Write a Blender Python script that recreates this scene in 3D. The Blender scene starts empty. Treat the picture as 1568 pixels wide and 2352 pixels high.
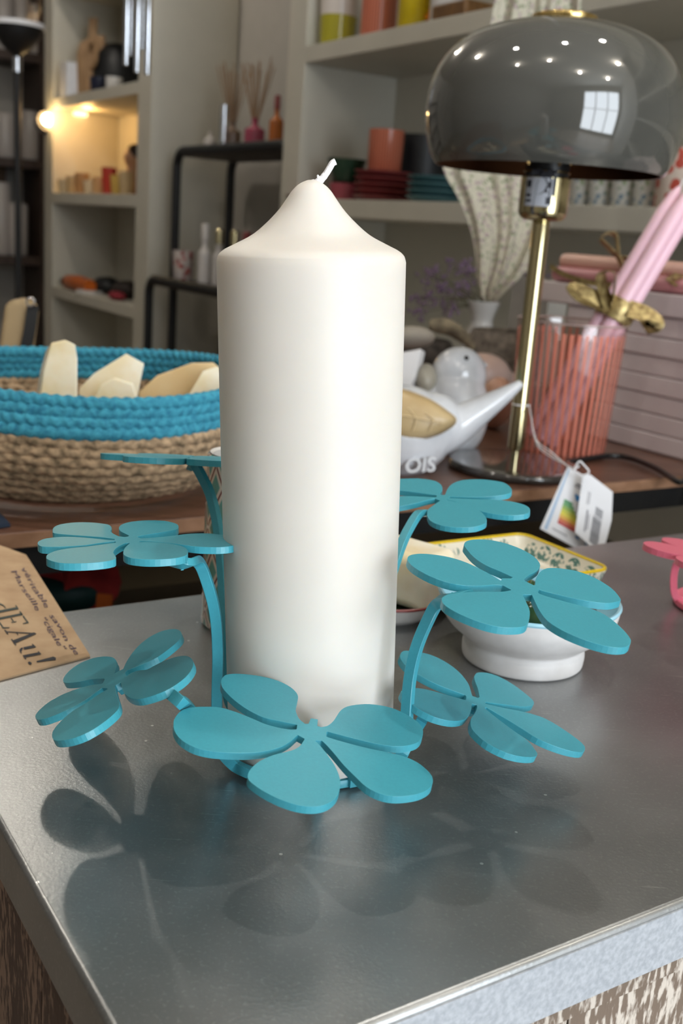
import bpy, bmesh, math, random
from mathutils import Vector, Matrix, noise
random.seed(7)
SC = bpy.context.scene
COL = SC.collection
V = Vector
# ------------------------------------------------------------------ camera
FPX = 2450.0; TH = math.radians(14.6); RO = math.radians(4.2); CH = .208
CF = V((0, math.cos(TH), -math.sin(TH)))
U0 = V((0, math.sin(TH), math.cos(TH))); R0 = V((1, 0, 0))
CR = R0*math.cos(RO)+U0*math.sin(RO); CU = -R0*math.sin(RO)+U0*math.cos(RO)
CC = V((0, 0, CH))
cam = bpy.data.cameras.new('camera'); camo = bpy.data.objects.new('camera', cam); COL.objects.link(camo)
cam.sensor_fit = 'VERTICAL'; cam.sensor_height = 36; cam.sensor_width = 24
cam.lens = FPX/2352*36; cam.clip_start = .01; cam.clip_end = 100
M4 = Matrix((CR, CU, -CF)).transposed().to_4x4(); M4.translation = CC; camo.matrix_world = M4
cam.dof.use_dof = True; cam.dof.focus_distance = .40; cam.dof.aperture_fstop = 15.0
SC.camera = camo
# ------------------------------------------------------------------ view / world
SC.view_settings.view_transform = 'Standard'; SC.view_settings.look = 'None'
SC.view_settings.gamma = 1; SC.view_settings.use_curve_mapping = False
SC.view_settings.exposure = 0.35
wd = bpy.data.worlds.new('sky'); SC.world = wd; wd.use_nodes = True
wn = wd.node_tree.nodes; bg = wn['Background']
skt = wn.new('ShaderNodeTexSky'); skt.sky_type = 'HOSEK_WILKIE'; skt.turbidity = 3; skt.sun_direction = V((.3, .6, .7)).normalized()
wd.node_tree.links.new(skt.outputs[0], bg.inputs[0]); bg.inputs[1].default_value = 1.2
# room grid: E1 along the far table edge, E2 away from the window
PH = math.radians(33)
E1 = V((math.cos(PH), math.sin(PH), 0)); E2 = V((-math.sin(PH), math.cos(PH), 0)); E3 = V((0, 0, 1))
GM = Matrix((E1, E2, E3)).transposed().to_4x4()
def G(a, b, z=0): return E1*a+E2*b+E3*z

def light(name, kind, loc, energy, color, size=.05, **k):
    l = bpy.data.lights.new(name, kind); l.energy = energy; l.color = color
    if kind == 'AREA':
        l.shape = 'RECTANGLE'; l.size = size[0]; l.size_y = size[1]
    else: l.shadow_soft_size = size
    o = bpy.data.objects.new(name, l); COL.objects.link(o); o.location = loc
    if 'aim' in k:
        o.rotation_euler = (V(k['aim'])-V(loc)).to_track_quat('-Z', 'Y').to_euler()
    if kind == 'SPOT':
        l.spot_size = math.radians(k.get('cone', 60)); l.spot_blend = k.get('blend', .6)
    return o
W_WIN, W_KEY = 94, 12.5
light('daylight_window', 'AREA', G(.47, -2.62, .30), W_WIN, (.86, .93, 1), (1.8, 2.25), aim=G(.47, 2, .30))
light('ceiling_spot_key', 'SPOT', V((.16, .74, 1.6)), W_KEY*1.15, (1, .95, .88), .022, aim=(0, .4, 0), cone=75)
light('ceiling_spot_key', 'SPOT', V((-.55, .80, 1.6)), W_KEY*.42, (1, .95, .88), .03, aim=(0, .4, 0), cone=75)
light('ceiling_spot_key', 'SPOT', V((.62, 1.05, 1.6)), W_KEY*.42, (1, .95, .88), .03, aim=(0, .4, 0), cone=75)
for i, (a, b, e) in enumerate(((1.15, -.4, 4), (.0, -.9, 4), (-.8, .6, 1.5), (-.3, 1.9, 4), (.75, 3.0, 5), (.8, -1.5, 4), (-.2, .1, 1.5))):
    light('ceiling_spot', 'POINT', G(a, b, 1.62), e*1.9, (1, .93, .84), .03)

# ------------------------------------------------------------------ measuring helpers
def ray(x, y): return CF+CR*((x-784)/FPX)-CU*((y-1176)/FPX)
def Pz(x, y, z=0.0):
    d = ray(x, y); return CC+d*((z-CH)/d.z)
def Pd(x, y, D): return CC+ray(x, y)*D
def Pl(x, y, p0, n):
    d = ray(x, y); return CC+d*((p0-CC).dot(n)/d.dot(n))
def PA(x, y, a): return Pl(x, y, E1*a, E1)
def PB(x, y, b): return Pl(x, y, E2*b, E2)
def lin(h):
    h = h.lstrip('#'); r = []
    for i in (0, 2, 4):
        c = int(h[i:i+2], 16)/255; r.append(c/12.92 if c <= .04045 else ((c+.055)/1.055)**2.4)
    return tuple(r)+(1,)

# ------------------------------------------------------------------ materials
def nt(m): return m.node_tree.nodes, m.node_tree.links
def mat(name, col, rough=.5, metal=0., **k):
    m = bpy.data.materials.new(name); m.use_nodes = True
    ns, ls = nt(m); p = ns['Principled BSDF']
    c = lin(col) if isinstance(col, str) else tuple(col)+(1,) if len(col) == 3 else col
    p.inputs['Base Color'].default_value = c; p.inputs['Roughness'].default_value = rough; p.inputs['Metallic'].default_value = metal
    if 'coat' in k: p.inputs['Coat Weight'].default_value = k['coat']; p.inputs['Coat Roughness'].default_value = .05
    if 'sss' in k:
        p.inputs['Subsurface Weight'].default_value = k['sss']; p.inputs['Subsurface Radius'].default_value = (1, .7, .45); p.inputs['Subsurface Scale'].default_value = k.get('ss', .01)
    if 'trans' in k: p.inputs['Transmission Weight'].default_value = k['trans']; p.inputs['IOR'].default_value = k.get('ior', 1.45)
    if 'emit' in k:
        p.inputs['Emission Color'].default_value = c; p.inputs['Emission Strength'].default_value = k['emit']
    if 'sheen' in k: p.inputs['Sheen Weight'].default_value = k['sheen']
    tc = ns.new('ShaderNodeTexCoord'); mp = ns.new('ShaderNodeMapping'); ls.new(tc.outputs[k.get('co', 'Object')], mp.inputs[0])
    mp.inputs['Scale'].default_value = k.get('stretch', (1, 1, 1)); mp.inputs['Rotation'].default_value = k.get('rot', (0, 0, 0))
    nz = ns.new('ShaderNodeTexNoise'); ls.new(mp.outputs[0], nz.inputs[0])
    nz.inputs['Scale'].default_value = k.get('scale', 60); nz.inputs['Detail'].default_value = k.get('detail', 4)
    if k.get('col2'):
        r = ns.new('ShaderNodeValToRGB'); ls.new(nz.outputs[0], r.inputs[0])
        r.color_ramp.elements[0].position = k.get('p0', .35); r.color_ramp.elements[1].position = k.get('p1', .65)
        r.color_ramp.elements[0].color = lin(k['col2']); r.color_ramp.elements[1].color = c
        ls.new(r.outputs[0], p.inputs['Base Color'])
        m['ramp'] = r.name
    else:
        mx = ns.new('ShaderNodeMix'); mx.data_type = 'RGBA'; mx.inputs[6].default_value = c
        mx.inputs[7].default_value = tuple(x*.86 for x in c[:3])+(1,)
        ls.new(nz.outputs[0], mx.inputs[0]); ls.new(mx.outputs[2], p.inputs['Base Color'])
    b = k.get('bump', .03)
    if b:
        bp = ns.new('ShaderNodeBump'); bp.inputs['Strength'].default_value = b; bp.inputs['Distance'].default_value = k.get('bd', .001)
        ls.new(nz.outputs[0], bp.inputs['Height']); ls.new(bp.outputs[0], p.inputs['Normal'])
    return m
def math_node(ns, ls, op, a, b=None, c=None):
    n = ns.new('ShaderNodeMath'); n.operation = op
    for i, v in enumerate((a, b, c)):
        if v is None: continue
        if isinstance(v, (int, float)): n.inputs[i].default_value = v
        else: ls.new(v, n.inputs[i])
    return n.outputs[0]

TEAL = mat('teal_paint', (.052, .335, .42), .36, 0, coat=.0, scale=900, bump=.06, bd=.0004)
PINKP = mat('pink_paint', '#d8697f', .36, 0, scale=900, bump=.06, bd=.0004)
WAX = mat('ivory_wax', (.745, .705, .645), .48, 0, sss=.35, ss=.012, scale=25, bump=.02)
WICK = mat('white_wick', '#f4f3f6', .8, 0, scale=900, bump=.5)
CREAM = mat('cream_painted_wood', '#c5c1b3', .55, 0, scale=12, bump=.02)
WALLP = mat('wall_paint', '#afaba3', .8, 0, scale=20)
CEILM = mat('ceiling_paint', '#d8d4cc', .9, 0, scale=10)
FLOORM = mat('floor_wood', '#a89a8a', .45, 0, col2='#8b7d6e', stretch=(1, 8, 1), scale=4)
BLACKM = mat('black_metal', '#101113', .5, 0, scale=80)
DARKW = mat('dark_shelf_wood', '#4a3b33', .6, 0, col2='#33261f', stretch=(1, 12, 1), scale=12)
SHADE = mat('smoke_grey_glass', '#4b4b47', .035, 0, coat=1, scale=3, bump=0)
SHIN = mat('shade_lining', '#4a2c18', .35, 0, scale=20)
BRASS = mat('polished_brass', (.55, .47, .27), .14, 1.0, scale=20, bump=.01)
BRASSB = mat('bright_gold', (.85, .62, .25), .18, 1.0, scale=20, bump=.01)
BLKP = mat('black_plastic', '#101012', .35, 0, scale=50)
STICK = mat('white_sticker', '#b9bcc4', .4, 0, scale=100)
INK = mat('black_ink', '#23232a', .6, 0, scale=100, bump=0)
INKG = mat('dark_green_ink', '#16302c', .5, 0, scale=100, bump=0)
PEN = mat('violet_pen_ink', '#5c4a58', .6, 0, scale=100, bump=0)
KRAFT = mat('kraft_paper', '#c2a583', .8, 0, col2='#b09271', scale=60, detail=8)
PAPER = mat('white_card', '#e9eaee', .6, 0, scale=40)
PALEB = mat('pale_blue_print', '#a9c3de', .6, 0, scale=40)
BLUEP = mat('blue_print', '#2f86c8', .6, 0, scale=40)
GLAZE = mat('white_glaze', '#dcdfe4', .12, 0, coat=.6, col2='#c4c6ca', scale=18, bump=.03)
BEIGEG = mat('beige_glaze', '#c8b48c', .35, 0, col2='#ae9468', scale=14, bump=.05)
POTW = mat('white_matte_ceramic', '#dcdad9', .55, 0, col2='#cfccca', scale=60, bump=.25)
TEALG = mat('pale_blue_glaze', '#9ccfe0', .2, 0, scale=20)
GREENG = mat('dark_green_glaze', '#1f3a24', .15, 0, col2='#33512f', scale=40)
SOAP = mat('cream_soap', '#f2ebd8', .42, 0, sss=.3, ss=.006, col2='#e2cd98', p0=.3, p1=.55, scale=22, bump=.2, bd=.002)
SOAPC = mat('amber_soap', '#dcc8a0', .45, 0, sss=.3, ss=.006, col2='#c8aa78', scale=14, bump=.15, bd=.002)
BOXM = mat('pale_pink_card', '#ddd1d0', .6, 0, scale=30)
TAPER = mat('pink_wax', '#ecc2d0', .35, 0, sss=.2, scale=30)
TAPER2 = mat('dusty_pink_wax', '#c98c90', .35, 0, sss=.1, scale=30)
GOLDR = mat('gold_ribbon', (.50, .39, .17), .42, .6, col2='#75603a', stretch=(1, 1, 1), scale=150, bump=.3)
CORAL = mat('coral_glaze', '#c46a50', .2, 0, coat=.5, scale=30)
YELLOW = mat('yellow_glaze', '#cdb416', .2, 0, coat=.5, scale=30)
ORANGE = mat('orange_glaze', '#d8801f', .25, 0, coat=.3, scale=30)
DKRED = mat('dark_red_glaze', '#8a3f40', .3, 0, scale=30)
ROSE = mat('rose_glaze', '#a8505c', .25, 0, scale=30)
DTEAL = mat('slate_teal_glaze', '#4d7378', .3, 0, scale=30)
DGREEN = mat('bottle_green_glaze', '#23402f', .2, 0, coat=.4, scale=30)
PBLACK = mat('soft_black', '#15171a', .5, 0, scale=30)
WOODL = mat('light_wood', '#a98862', .6, 0, col2='#8d6c48', stretch=(8, 8, 1), scale=12)
WOODB = mat('walnut_top', '#6b4b3b', .34, 0, col2='#4e3428', stretch=(1, 14, 1), scale=9, detail=8)
WOODE = mat('oak_edge', '#a07a5f', .5, 0, col2='#8a664c', stretch=(1, 10, 10), scale=9)
TAN = mat('tan_leather', '#a8916c', .6, 0, scale=40)
CHROME = mat('chrome', '#d5d8de', .15, 1., scale=20, bump=0)
GLASSC = mat('clear_glass', '#f4f6f6', .03, 0, trans=.9, scale=20, bump=0)
PINKL = mat('pink_bottle_glass', '#b05068', .1, 0, trans=.2, scale=20, bump=0)
REED = mat('reed_sticks', '#a08468', .8, 0, scale=80)
MIST = mat('milky_bottle', '#cdc8c4', .3, 0, scale=30)
LABELR = mat('red_printed_label', '#b23c38', .6, 0, col2='#e0d6d0', scale=120, p0=.45, p1=.6)
REDC = mat('red_cloth', '#c23b38', .9, 0, col2='#8d2226', scale=30)
WHITEC = mat('white_ceramic', '#d9d6d2', .25, 0, coat=.3, scale=30)
GREYW = mat('grey_wicker', '#8e8478', .8, 0, col2='#5d544b', scale=90, bump=.6, bd=.003)
PINKC = mat('blush_ceramic', '#d9bfb4', .35, 0, col2='#caa999', scale=10)
STEMG = mat('dry_green_stem', '#5d5b3e', .8, 0, scale=60)
PURPLE = mat('dried_purple_flower', '#8e7690', .9, 0, scale=60)
TAUPE = mat('lower_shelf_board', '#8d7c62', .7, 0, scale=20)
ORTAG = mat('orange_card', '#ee7420', .6, 0, scale=20)
NAVY = mat('navy_card', '#22344a', .5, 0, scale=20)
BULB = mat('lit_bulb', (1, .72, .3), .4, 0, emit=22, bump=0)
ROPEB = mat('blue_jute', '#3b93ab', .9, 0, col2='#216f8c', scale=240, p0=.3, p1=.6, bump=.5, bd=.002)
ROPEN = mat('natural_jute', '#b89c7c', .9, 0, col2='#6a5a44', scale=170, p0=.32, p1=.62, bump=.6, bd=.002)
REDR = mat('brick_red_rim', '#8c2f2c', .3, 0, scale=30)

def zinc_mat():
    m = bpy.data.materials.new('zinc_sheet'); m.use_nodes = True; ns, ls = nt(m); p = ns['Principled BSDF']
    tc = ns.new('ShaderNodeTexCoord')
    n1 = ns.new('ShaderNodeTexNoise'); n1.inputs['Scale'].default_value = 9; n1.inputs['Detail'].default_value = 5; ls.new(tc.outputs['Object'], n1.inputs[0])
    n2 = ns.new('ShaderNodeTexNoise'); n2.inputs['Scale'].default_value = 700; n2.inputs['Detail'].default_value = 3; ls.new(tc.outputs['Object'], n2.inputs[0])
    r = ns.new('ShaderNodeValToRGB'); ls.new(n1.outputs[0], r.inputs[0])
    r.color_ramp.elements[0].position = .35; r.color_ramp.elements[1].position = .68
    r.color_ramp.elements[0].color = (.23, .236, .234, 1); r.color_ramp.elements[1].color = (.36, .366, .366, 1)
    # fine pale grain
    g = ns.new('ShaderNodeValToRGB'); ls.new(n2.outputs[0], g.inputs[0]); g.color_ramp.elements[0].position = .56; g.color_ramp.elements[1].position = .74
    mx = ns.new('ShaderNodeMix'); mx.data_type = 'RGBA'; ls.new(math_node(ns, ls, 'MULTIPLY', g.outputs[0], .38), mx.inputs[0])
    ls.new(r.outputs[0], mx.inputs[6]); mx.inputs[7].default_value = (.5, .51, .51, 1)
    # scratches: two directions of thin lines broken up by noise
    last = mx.outputs[2]
    for ang, sc, seed in ((.45, 55, 0), (-.25, 38, 3), (1.1, 30, 8), (.2, 80, 12)):
        mp = ns.new('ShaderNodeMapping'); ls.new(tc.outputs['Object'], mp.inputs[0]); mp.inputs['Rotation'].default_value = (0, 0, ang)
        mp.inputs['Location'].default_value = (seed*.37, seed*.11, 0)
        mp.inputs['Scale'].default_value = (1, 20, 1)
        vz = ns.new('ShaderNodeTexNoise'); vz.inputs['Scale'].default_value = sc; vz.inputs['Detail'].default_value = 1; ls.new(mp.outputs[0], vz.inputs[0])
        rr = ns.new('ShaderNodeValToRGB'); ls.new(vz.outputs[0], rr.inputs[0])
        rr.color_ramp.elements[0].position = .735; rr.color_ramp.elements[1].position = .80
        m2 = ns.new('ShaderNodeMix'); m2.data_type = 'RGBA'; pn = ns.new('ShaderNodeTexNoise'); pn.inputs['Scale'].default_value = 11+seed; ls.new(tc.outputs['Object'], pn.inputs[0])
        pm = ns.new('ShaderNodeMapRange'); ls.new(pn.outputs[0], pm.inputs[0]); pm.inputs[1].default_value = .5; pm.inputs[2].default_value = .62
        ls.new(math_node(ns, ls, 'MULTIPLY', math_node(ns, ls, 'MULTIPLY', rr.outputs[0], pm.outputs[0]), .6), m2.inputs[0])
        ls.new(last, m2.inputs[6]); m2.inputs[7].default_value = (.66, .66, .65, 1); last = m2.outputs[2]
    # white dust specks
    vo = ns.new('ShaderNodeTexVoronoi'); vo.inputs['Scale'].default_value = 130; ls.new(tc.outputs['Object'], vo.inputs[0])
    sp = ns.new('ShaderNodeSeparateColor'); ls.new(vo.outputs['Color'], sp.inputs[0])
    s1 = math_node(ns, ls, 'LESS_THAN', vo.outputs['Distance'], .085); s2 = math_node(ns, ls, 'GREATER_THAN', sp.outputs[0], .90)
    m3 = ns.new('ShaderNodeMix'); m3.data_type = 'RGBA'; ls.new(math_node(ns, ls, 'MULTIPLY', s1, s2), m3.inputs[0]); ls.new(last, m3.inputs[6]); m3.inputs[7].default_value = (.75, .75, .73, 1)
    ls.new(m3.outputs[2], p.inputs['Base Color'])
    p.inputs['Metallic'].default_value = .8
    ro = ns.new('ShaderNodeMapRange'); ls.new(n1.outputs[0], ro.inputs[0]); ro.inputs[3].default_value = .25; ro.inputs[4].default_value = .38; ls.new(ro.outputs[0], p.inputs['Roughness'])
    bp = ns.new('ShaderNodeBump'); bp.inputs['Strength'].default_value = .12; bp.inputs['Distance'].default_value = .0006; ls.new(n2.outputs[0], bp.inputs['Height']); ls.new(bp.outputs[0], p.inputs['Normal'])
    return m
ZINC = zinc_mat()
def reclaimed(name, pale, dark, amt):
    m = bpy.data.materials.new(name); m.use_nodes = True; ns, ls = nt(m); p = ns['Principled BSDF']
    tc = ns.new('ShaderNodeTexCoord'); mp = ns.new('ShaderNodeMapping'); ls.new(tc.outputs['Object'], mp.inputs[0]); mp.inputs['Scale'].default_value = (1, 1, .3)
    n = ns.new('ShaderNodeTexNoise'); n.inputs['Scale'].default_value = 420; n.inputs['Detail'].default_value = 4; ls.new(mp.outputs[0], n.inputs[0])
    n2 = ns.new('ShaderNodeTexNoise'); n2.inputs['Scale'].default_value = 35; ls.new(mp.outputs[0], n2.inputs[0])
    s = math_node(ns, ls, 'ADD', n.outputs[0], math_node(ns, ls, 'MULTIPLY', math_node(ns, ls, 'SUBTRACT', n2.outputs[0], .5), .5))
    r = ns.new('ShaderNodeValToRGB'); ls.new(s, r.inputs[0]); r.color_ramp.elements[0].position = amt; r.color_ramp.elements[1].position = amt+.12
    r.color_ramp.elements[0].color = lin(dark); r.color_ramp.elements[1].color = lin(pale)
    ls.new(r.outputs[0], p.inputs['Base Color']); p.inputs['Roughness'].default_value = .8
    bp = ns.new('ShaderNodeBump'); bp.inputs['Strength'].default_value = .5; bp.inputs['Distance'].default_value = .001; ls.new(s, bp.inputs['Height']); ls.new(bp.outputs[0], p.inputs['Normal'])
    return m
RECF = reclaimed('whitewashed_planks', '#c4bbb0', '#6f6053', .45)
RECL = reclaimed('brown_planks', '#7d6656', '#46342a', .47)
def stripe_glass(name, col, n, frac):
    m = bpy.data.materials.new(name); m.use_nodes = True; ns, ls = nt(m); p = ns['Principled BSDF']
    p.inputs['Base Color'].default_value = lin(col); p.inputs['Roughness'].default_value = .15
    g = ns.new('ShaderNodeBsdfTransparent'); g.inputs[0].default_value = (.93, .86, .84, 1)
    gl = ns.new('ShaderNodeBsdfGlossy'); gl.inputs['Roughness'].default_value = .06
    mg = ns.new('ShaderNodeMixShader'); mg.inputs[0].default_value = .10; ls.new(g.outputs[0], mg.inputs[1]); ls.new(gl.outputs[0], mg.inputs[2])
    uv = ns.new('ShaderNodeUVMap'); sx = ns.new('ShaderNodeSeparateXYZ'); ls.new(uv.outputs[0], sx.inputs[0])
    fr = math_node(ns, ls, 'FRACT', math_node(ns, ls, 'MULTIPLY', sx.outputs[0], n))
    k = math_node(ns, ls, 'LESS_THAN', fr, frac)
    k = math_node(ns, ls, 'MULTIPLY', k, math_node(ns, ls, 'LESS_THAN', sx.outputs[1], .93))
    mx = ns.new('ShaderNodeMixShader'); ls.new(k, mx.inputs[0]); ls.new(mg.outputs[0], mx.inputs[1]); ls.new(p.outputs[0], mx.inputs[2])
    ls.new(mx.outputs[0], ns['Material Output'].inputs[0]); return m
STRG = stripe_glass('coral_striped_glass', '#cf7c68', 46, .5)
def stripe_solid(name, c1, c2, n, frac, rough=.25):
    m = bpy.data.materials.new(name); m.use_nodes = True; ns, ls = nt(m); p = ns['Principled BSDF']
    uv = ns.new('ShaderNodeUVMap'); sx = ns.new('ShaderNodeSeparateXYZ'); ls.new(uv.outputs[0], sx.inputs[0])
    k = math_node(ns, ls, 'LESS_THAN', math_node(ns, ls, 'FRACT', math_node(ns, ls, 'MULTIPLY', sx.outputs[0], n)), frac)
    mx = ns.new('ShaderNodeMix'); mx.data_type = 'RGBA'; ls.new(k, mx.inputs[0]); mx.inputs[6].default_value = lin(c1); mx.inputs[7].default_value = lin(c2)
    ls.new(mx.outputs[2], p.inputs['Base Color']); p.inputs['Roughness'].default_value = rough; return m
RIBM = stripe_solid('ribbed_coral', '#cf7a5e', '#8d4634', 40, .4)
def band_solid(name, stops):
    m = bpy.data.materials.new(name); m.use_nodes = True; ns, ls = nt(m); p = ns['Principled BSDF']
    uv = ns.new('ShaderNodeUVMap'); sx = ns.new('ShaderNodeSeparateXYZ'); ls.new(uv.outputs[0], sx.inputs[0])
    r = ns.new('ShaderNodeValToRGB'); r.color_ramp.interpolation = 'CONSTANT'; ls.new(sx.outputs[1], r.inputs[0])
    while len(r.color_ramp.elements) < len(stops): r.color_ramp.elements.new(.5)
    for e, (t, c) in zip(r.color_ramp.elements, stops): e.position = t; e.color = lin(c)
    ls.new(r.outputs[0], p.inputs['Base Color']); p.inputs['Roughness'].default_value = .2; return m
JARM = band_solid('banded_yellow_pink', [(0, '#a8a02e'), (.22, '#d8cfc6'), (.36, '#a86a70'), (.5, '#cfc6c0'), (.56, '#b0a534'), (.72, '#a98c80'), (.85, '#c9c2bc')])
def dots_mat(name, base, c1, c2, scale=60, thr=.33, co='Object', frac=.5, rough=.35, stretch=(1, 1, 1)):
    m = bpy.data.materials.new(name); m.use_nodes = True; ns, ls = nt(m); p = ns['Principled BSDF']
    tc = ns.new('ShaderNodeTexCoord'); mp = ns.new('ShaderNodeMapping'); ls.new(tc.outputs[co], mp.inputs[0]); mp.inputs['Scale'].default_value = stretch
    vo = ns.new('ShaderNodeTexVoronoi'); vo.inputs['Scale'].default_value = scale; ls.new(mp.outputs[0], vo.inputs[0])
    sp = ns.new('ShaderNodeSeparateColor'); ls.new(vo.outputs['Color'], sp.inputs[0])
    k = math_node(ns, ls, 'LESS_THAN', vo.outputs['Distance'], thr); k2 = math_node(ns, ls, 'GREATER_THAN', sp.outputs[1], frac)
    a = ns.new('ShaderNodeMix'); a.data_type = 'RGBA'; ls.new(k2, a.inputs[0]); a.inputs[6].default_value = lin(c1); a.inputs[7].default_value = lin(c2)
    b = ns.new('ShaderNodeMix'); b.data_type = 'RGBA'; ls.new(k, b.inputs[0]); b.inputs[6].default_value = lin(base); ls.new(a.outputs[2], b.inputs[7])
    ls.new(b.outputs[2], p.inputs['Base Color']); p.inputs['Roughness'].default_value = rough; return m
FLORAL = dots_mat('floral_print_cloth', '#bfbaa8', '#858a70', '#a38f92', 150, .40, rough=.9)
FLORALB = dots_mat('blue_flower_print', '#c3c2bb', '#6d8396', '#8f9a7c', 110, .38, frac=.7)
REDDOT = dots_mat('red_flower_print', '#c9b9ac', '#b04a3c', '#b04a3c', 55, .4)
def tray_mat(inner):
    m = bpy.data.materials.new('leaf_print_glaze'); m.use_nodes = True; ns, ls = nt(m); p = ns['Principled BSDF']
    tc = ns.new('ShaderNodeTexCoord'); mp = ns.new('ShaderNodeMapping'); ls.new(tc.outputs['Object'], mp.inputs[0])
    mp.inputs['Rotation'].default_value = (0, 0, -PH)
    vo = ns.new('ShaderNodeTexVoronoi'); vo.inputs['Scale'].default_value = 75; vo.inputs['Randomness'].default_value = .25; ls.new(mp.outputs[0], vo.inputs[0])
    wv = ns.new('ShaderNodeTexWave'); wv.inputs['Scale'].default_value = 95; wv.inputs['Distortion'].default_value = 6; wv.inputs['Detail Scale'].default_value = 3; ls.new(mp.outputs[0], wv.inputs[0])
    k = math_node(ns, ls, 'MULTIPLY', math_node(ns, ls, 'LESS_THAN', vo.outputs['Distance'], .44), math_node(ns, ls, 'GREATER_THAN', wv.outputs[0], .38))
    b = ns.new('ShaderNodeMix'); b.data_type = 'RGBA'; ls.new(k, b.inputs[0]); b.inputs[6].default_value = lin('#e2dccb'); b.inputs[7].default_value = lin('#5c8078')
    v2 = ns.new('ShaderNodeTexVoronoi'); v2.inputs['Scale'].default_value = 52; v2.inputs['Randomness'].default_value = .6; ls.new(mp.outputs[0], v2.inputs[0])
    c = ns.new('ShaderNodeMix'); c.data_type = 'RGBA'; ls.new(math_node(ns, ls, 'LESS_THAN', v2.outputs['Distance'], .15), c.inputs[0]); ls.new(b.outputs[2], c.inputs[6]); c.inputs[7].default_value = lin('#e3c832')
    ls.new(c.outputs[2], p.inputs['Base Color']); p.inputs['Roughness'].default_value = .15; p.inputs['Coat Weight'].default_value = .5
    return m
TRAYM = tray_mat(0)
YRIM = mat('yellow_rim_glaze', '#dcbc1c', .25, 0, coat=.4, scale=60)
def diamond_mat():
    m = bpy.data.materials.new('diamond_tile_glaze'); m.use_nodes = True; ns, ls = nt(m); p = ns['Principled BSDF']
    uv = ns.new('ShaderNodeUVMap'); sx = ns.new('ShaderNodeSeparateXYZ'); ls.new(uv.outputs[0], sx.inputs[0])
    u = math_node(ns, ls, 'MULTIPLY', sx.outputs[0], 11); v = math_node(ns, ls, 'MULTIPLY', sx.outputs[1], 4.2)
    s = math_node(ns, ls, 'ABSOLUTE', math_node(ns, ls, 'SUBTRACT', math_node(ns, ls, 'FRACT', math_node(ns, ls, 'ADD', u, v)), .5))
    t = math_node(ns, ls, 'ABSOLUTE', math_node(ns, ls, 'SUBTRACT', math_node(ns, ls, 'FRACT', math_node(ns, ls, 'SUBTRACT', u, v)), .5))
    mxd = math_node(ns, ls, 'MAXIMUM', s, t)
    line = math_node(ns, ls, 'GREATER_THAN', mxd, .45)
    fill = math_node(ns, ls, 'LESS_THAN', mxd, .30)
    dot = math_node(ns, ls, 'GREATER_THAN', math_node(ns, ls, 'MINIMUM', s, t), .43)
    a = ns.new('ShaderNodeMix'); a.data_type = 'RGBA'; ls.new(fill, a.inputs[0]); a.inputs[6].default_value = lin('#cdbfae'); a.inputs[7].default_value = lin('#5f9488')
    b = ns.new('ShaderNodeMix'); b.data_type = 'RGBA'; ls.new(line, b.inputs[0]); ls.new(a.outputs[2], b.inputs[6]); b.inputs[7].default_value = lin('#6b2e2a')
    c = ns.new('ShaderNodeMix'); c.data_type = 'RGBA'; ls.new(dot, c.inputs[0]); ls.new(b.outputs[2], c.inputs[6]); c.inputs[7].default_value = lin('#efe9e4')
    ls.new(c.outputs[2], p.inputs['Base Color']); p.inputs['Roughness'].default_value = .2; p.inputs['Coat Weight'].default_value = .4
    return m
DIAM = diamond_mat()

# ------------------------------------------------------------------ object helpers
def tag(o, label=None, cat=None, group=None, kind=None):
    if label: o['label'] = label
    if cat: o['category'] = cat
    if group: o['group'] = group
    if kind: o['kind'] = kind
    return o
def empty(name, loc, label, cat, group=None):
    o = bpy.data.objects.new(name, None); COL.objects.link(o); o.location = loc; o.empty_display_size = .02
    return tag(o, label, cat, group)
def mk(name, vs, fs, m, parent=None, smooth=True, bevel=0, uvs=None, seg=2, ang=40):
    """vertices are world coordinates; the object's origin is put at the centre of its base (or at its parent's origin)"""
    me = bpy.data.meshes.new(name)
    vs = [V(v) for v in vs]
    if parent is not None:
        og = V(parent.location); q = parent.parent
        while q: og += V(q.location); q = q.parent
    else:
        og = V((sum(v.x for v in vs)/len(vs), sum(v.y for v in vs)/len(vs), min(v.z for v in vs)))
    me.from_pydata([v-og for v in vs], [], fs); me.update()
    if uvs:
        ul = me.uv_layers.new(name='UVMap')
        for poly in me.polygons:
            for li, k in zip(poly.loop_indices, range(len(poly.loop_indices))): ul.data[li].uv = uvs[poly.index][k]
    o = bpy.data.objects.new(name, me); COL.objects.link(o)
    if parent is not None: o.parent = parent
    if parent is None: o.location = og
    elif parent.parent: pass
    me.materials.append(m)
    if smooth:
        for p in me.polygons: p.use_smooth = True
        try: me.set_sharp_from_angle(angle=math.radians(ang))
        except Exception: pass
    if bevel:
        b = o.modifiers.new('bevel', 'BEVEL'); b.width = bevel; b.segments = seg; b.limit_method = 'ANGLE'; b.angle_limit = math.radians(35); b.harden_normals = False
    return o
def sub(parent_part):
    """origin of a sub-part equals that of its part (parts have identity offset)"""
    return parent_part
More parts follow.
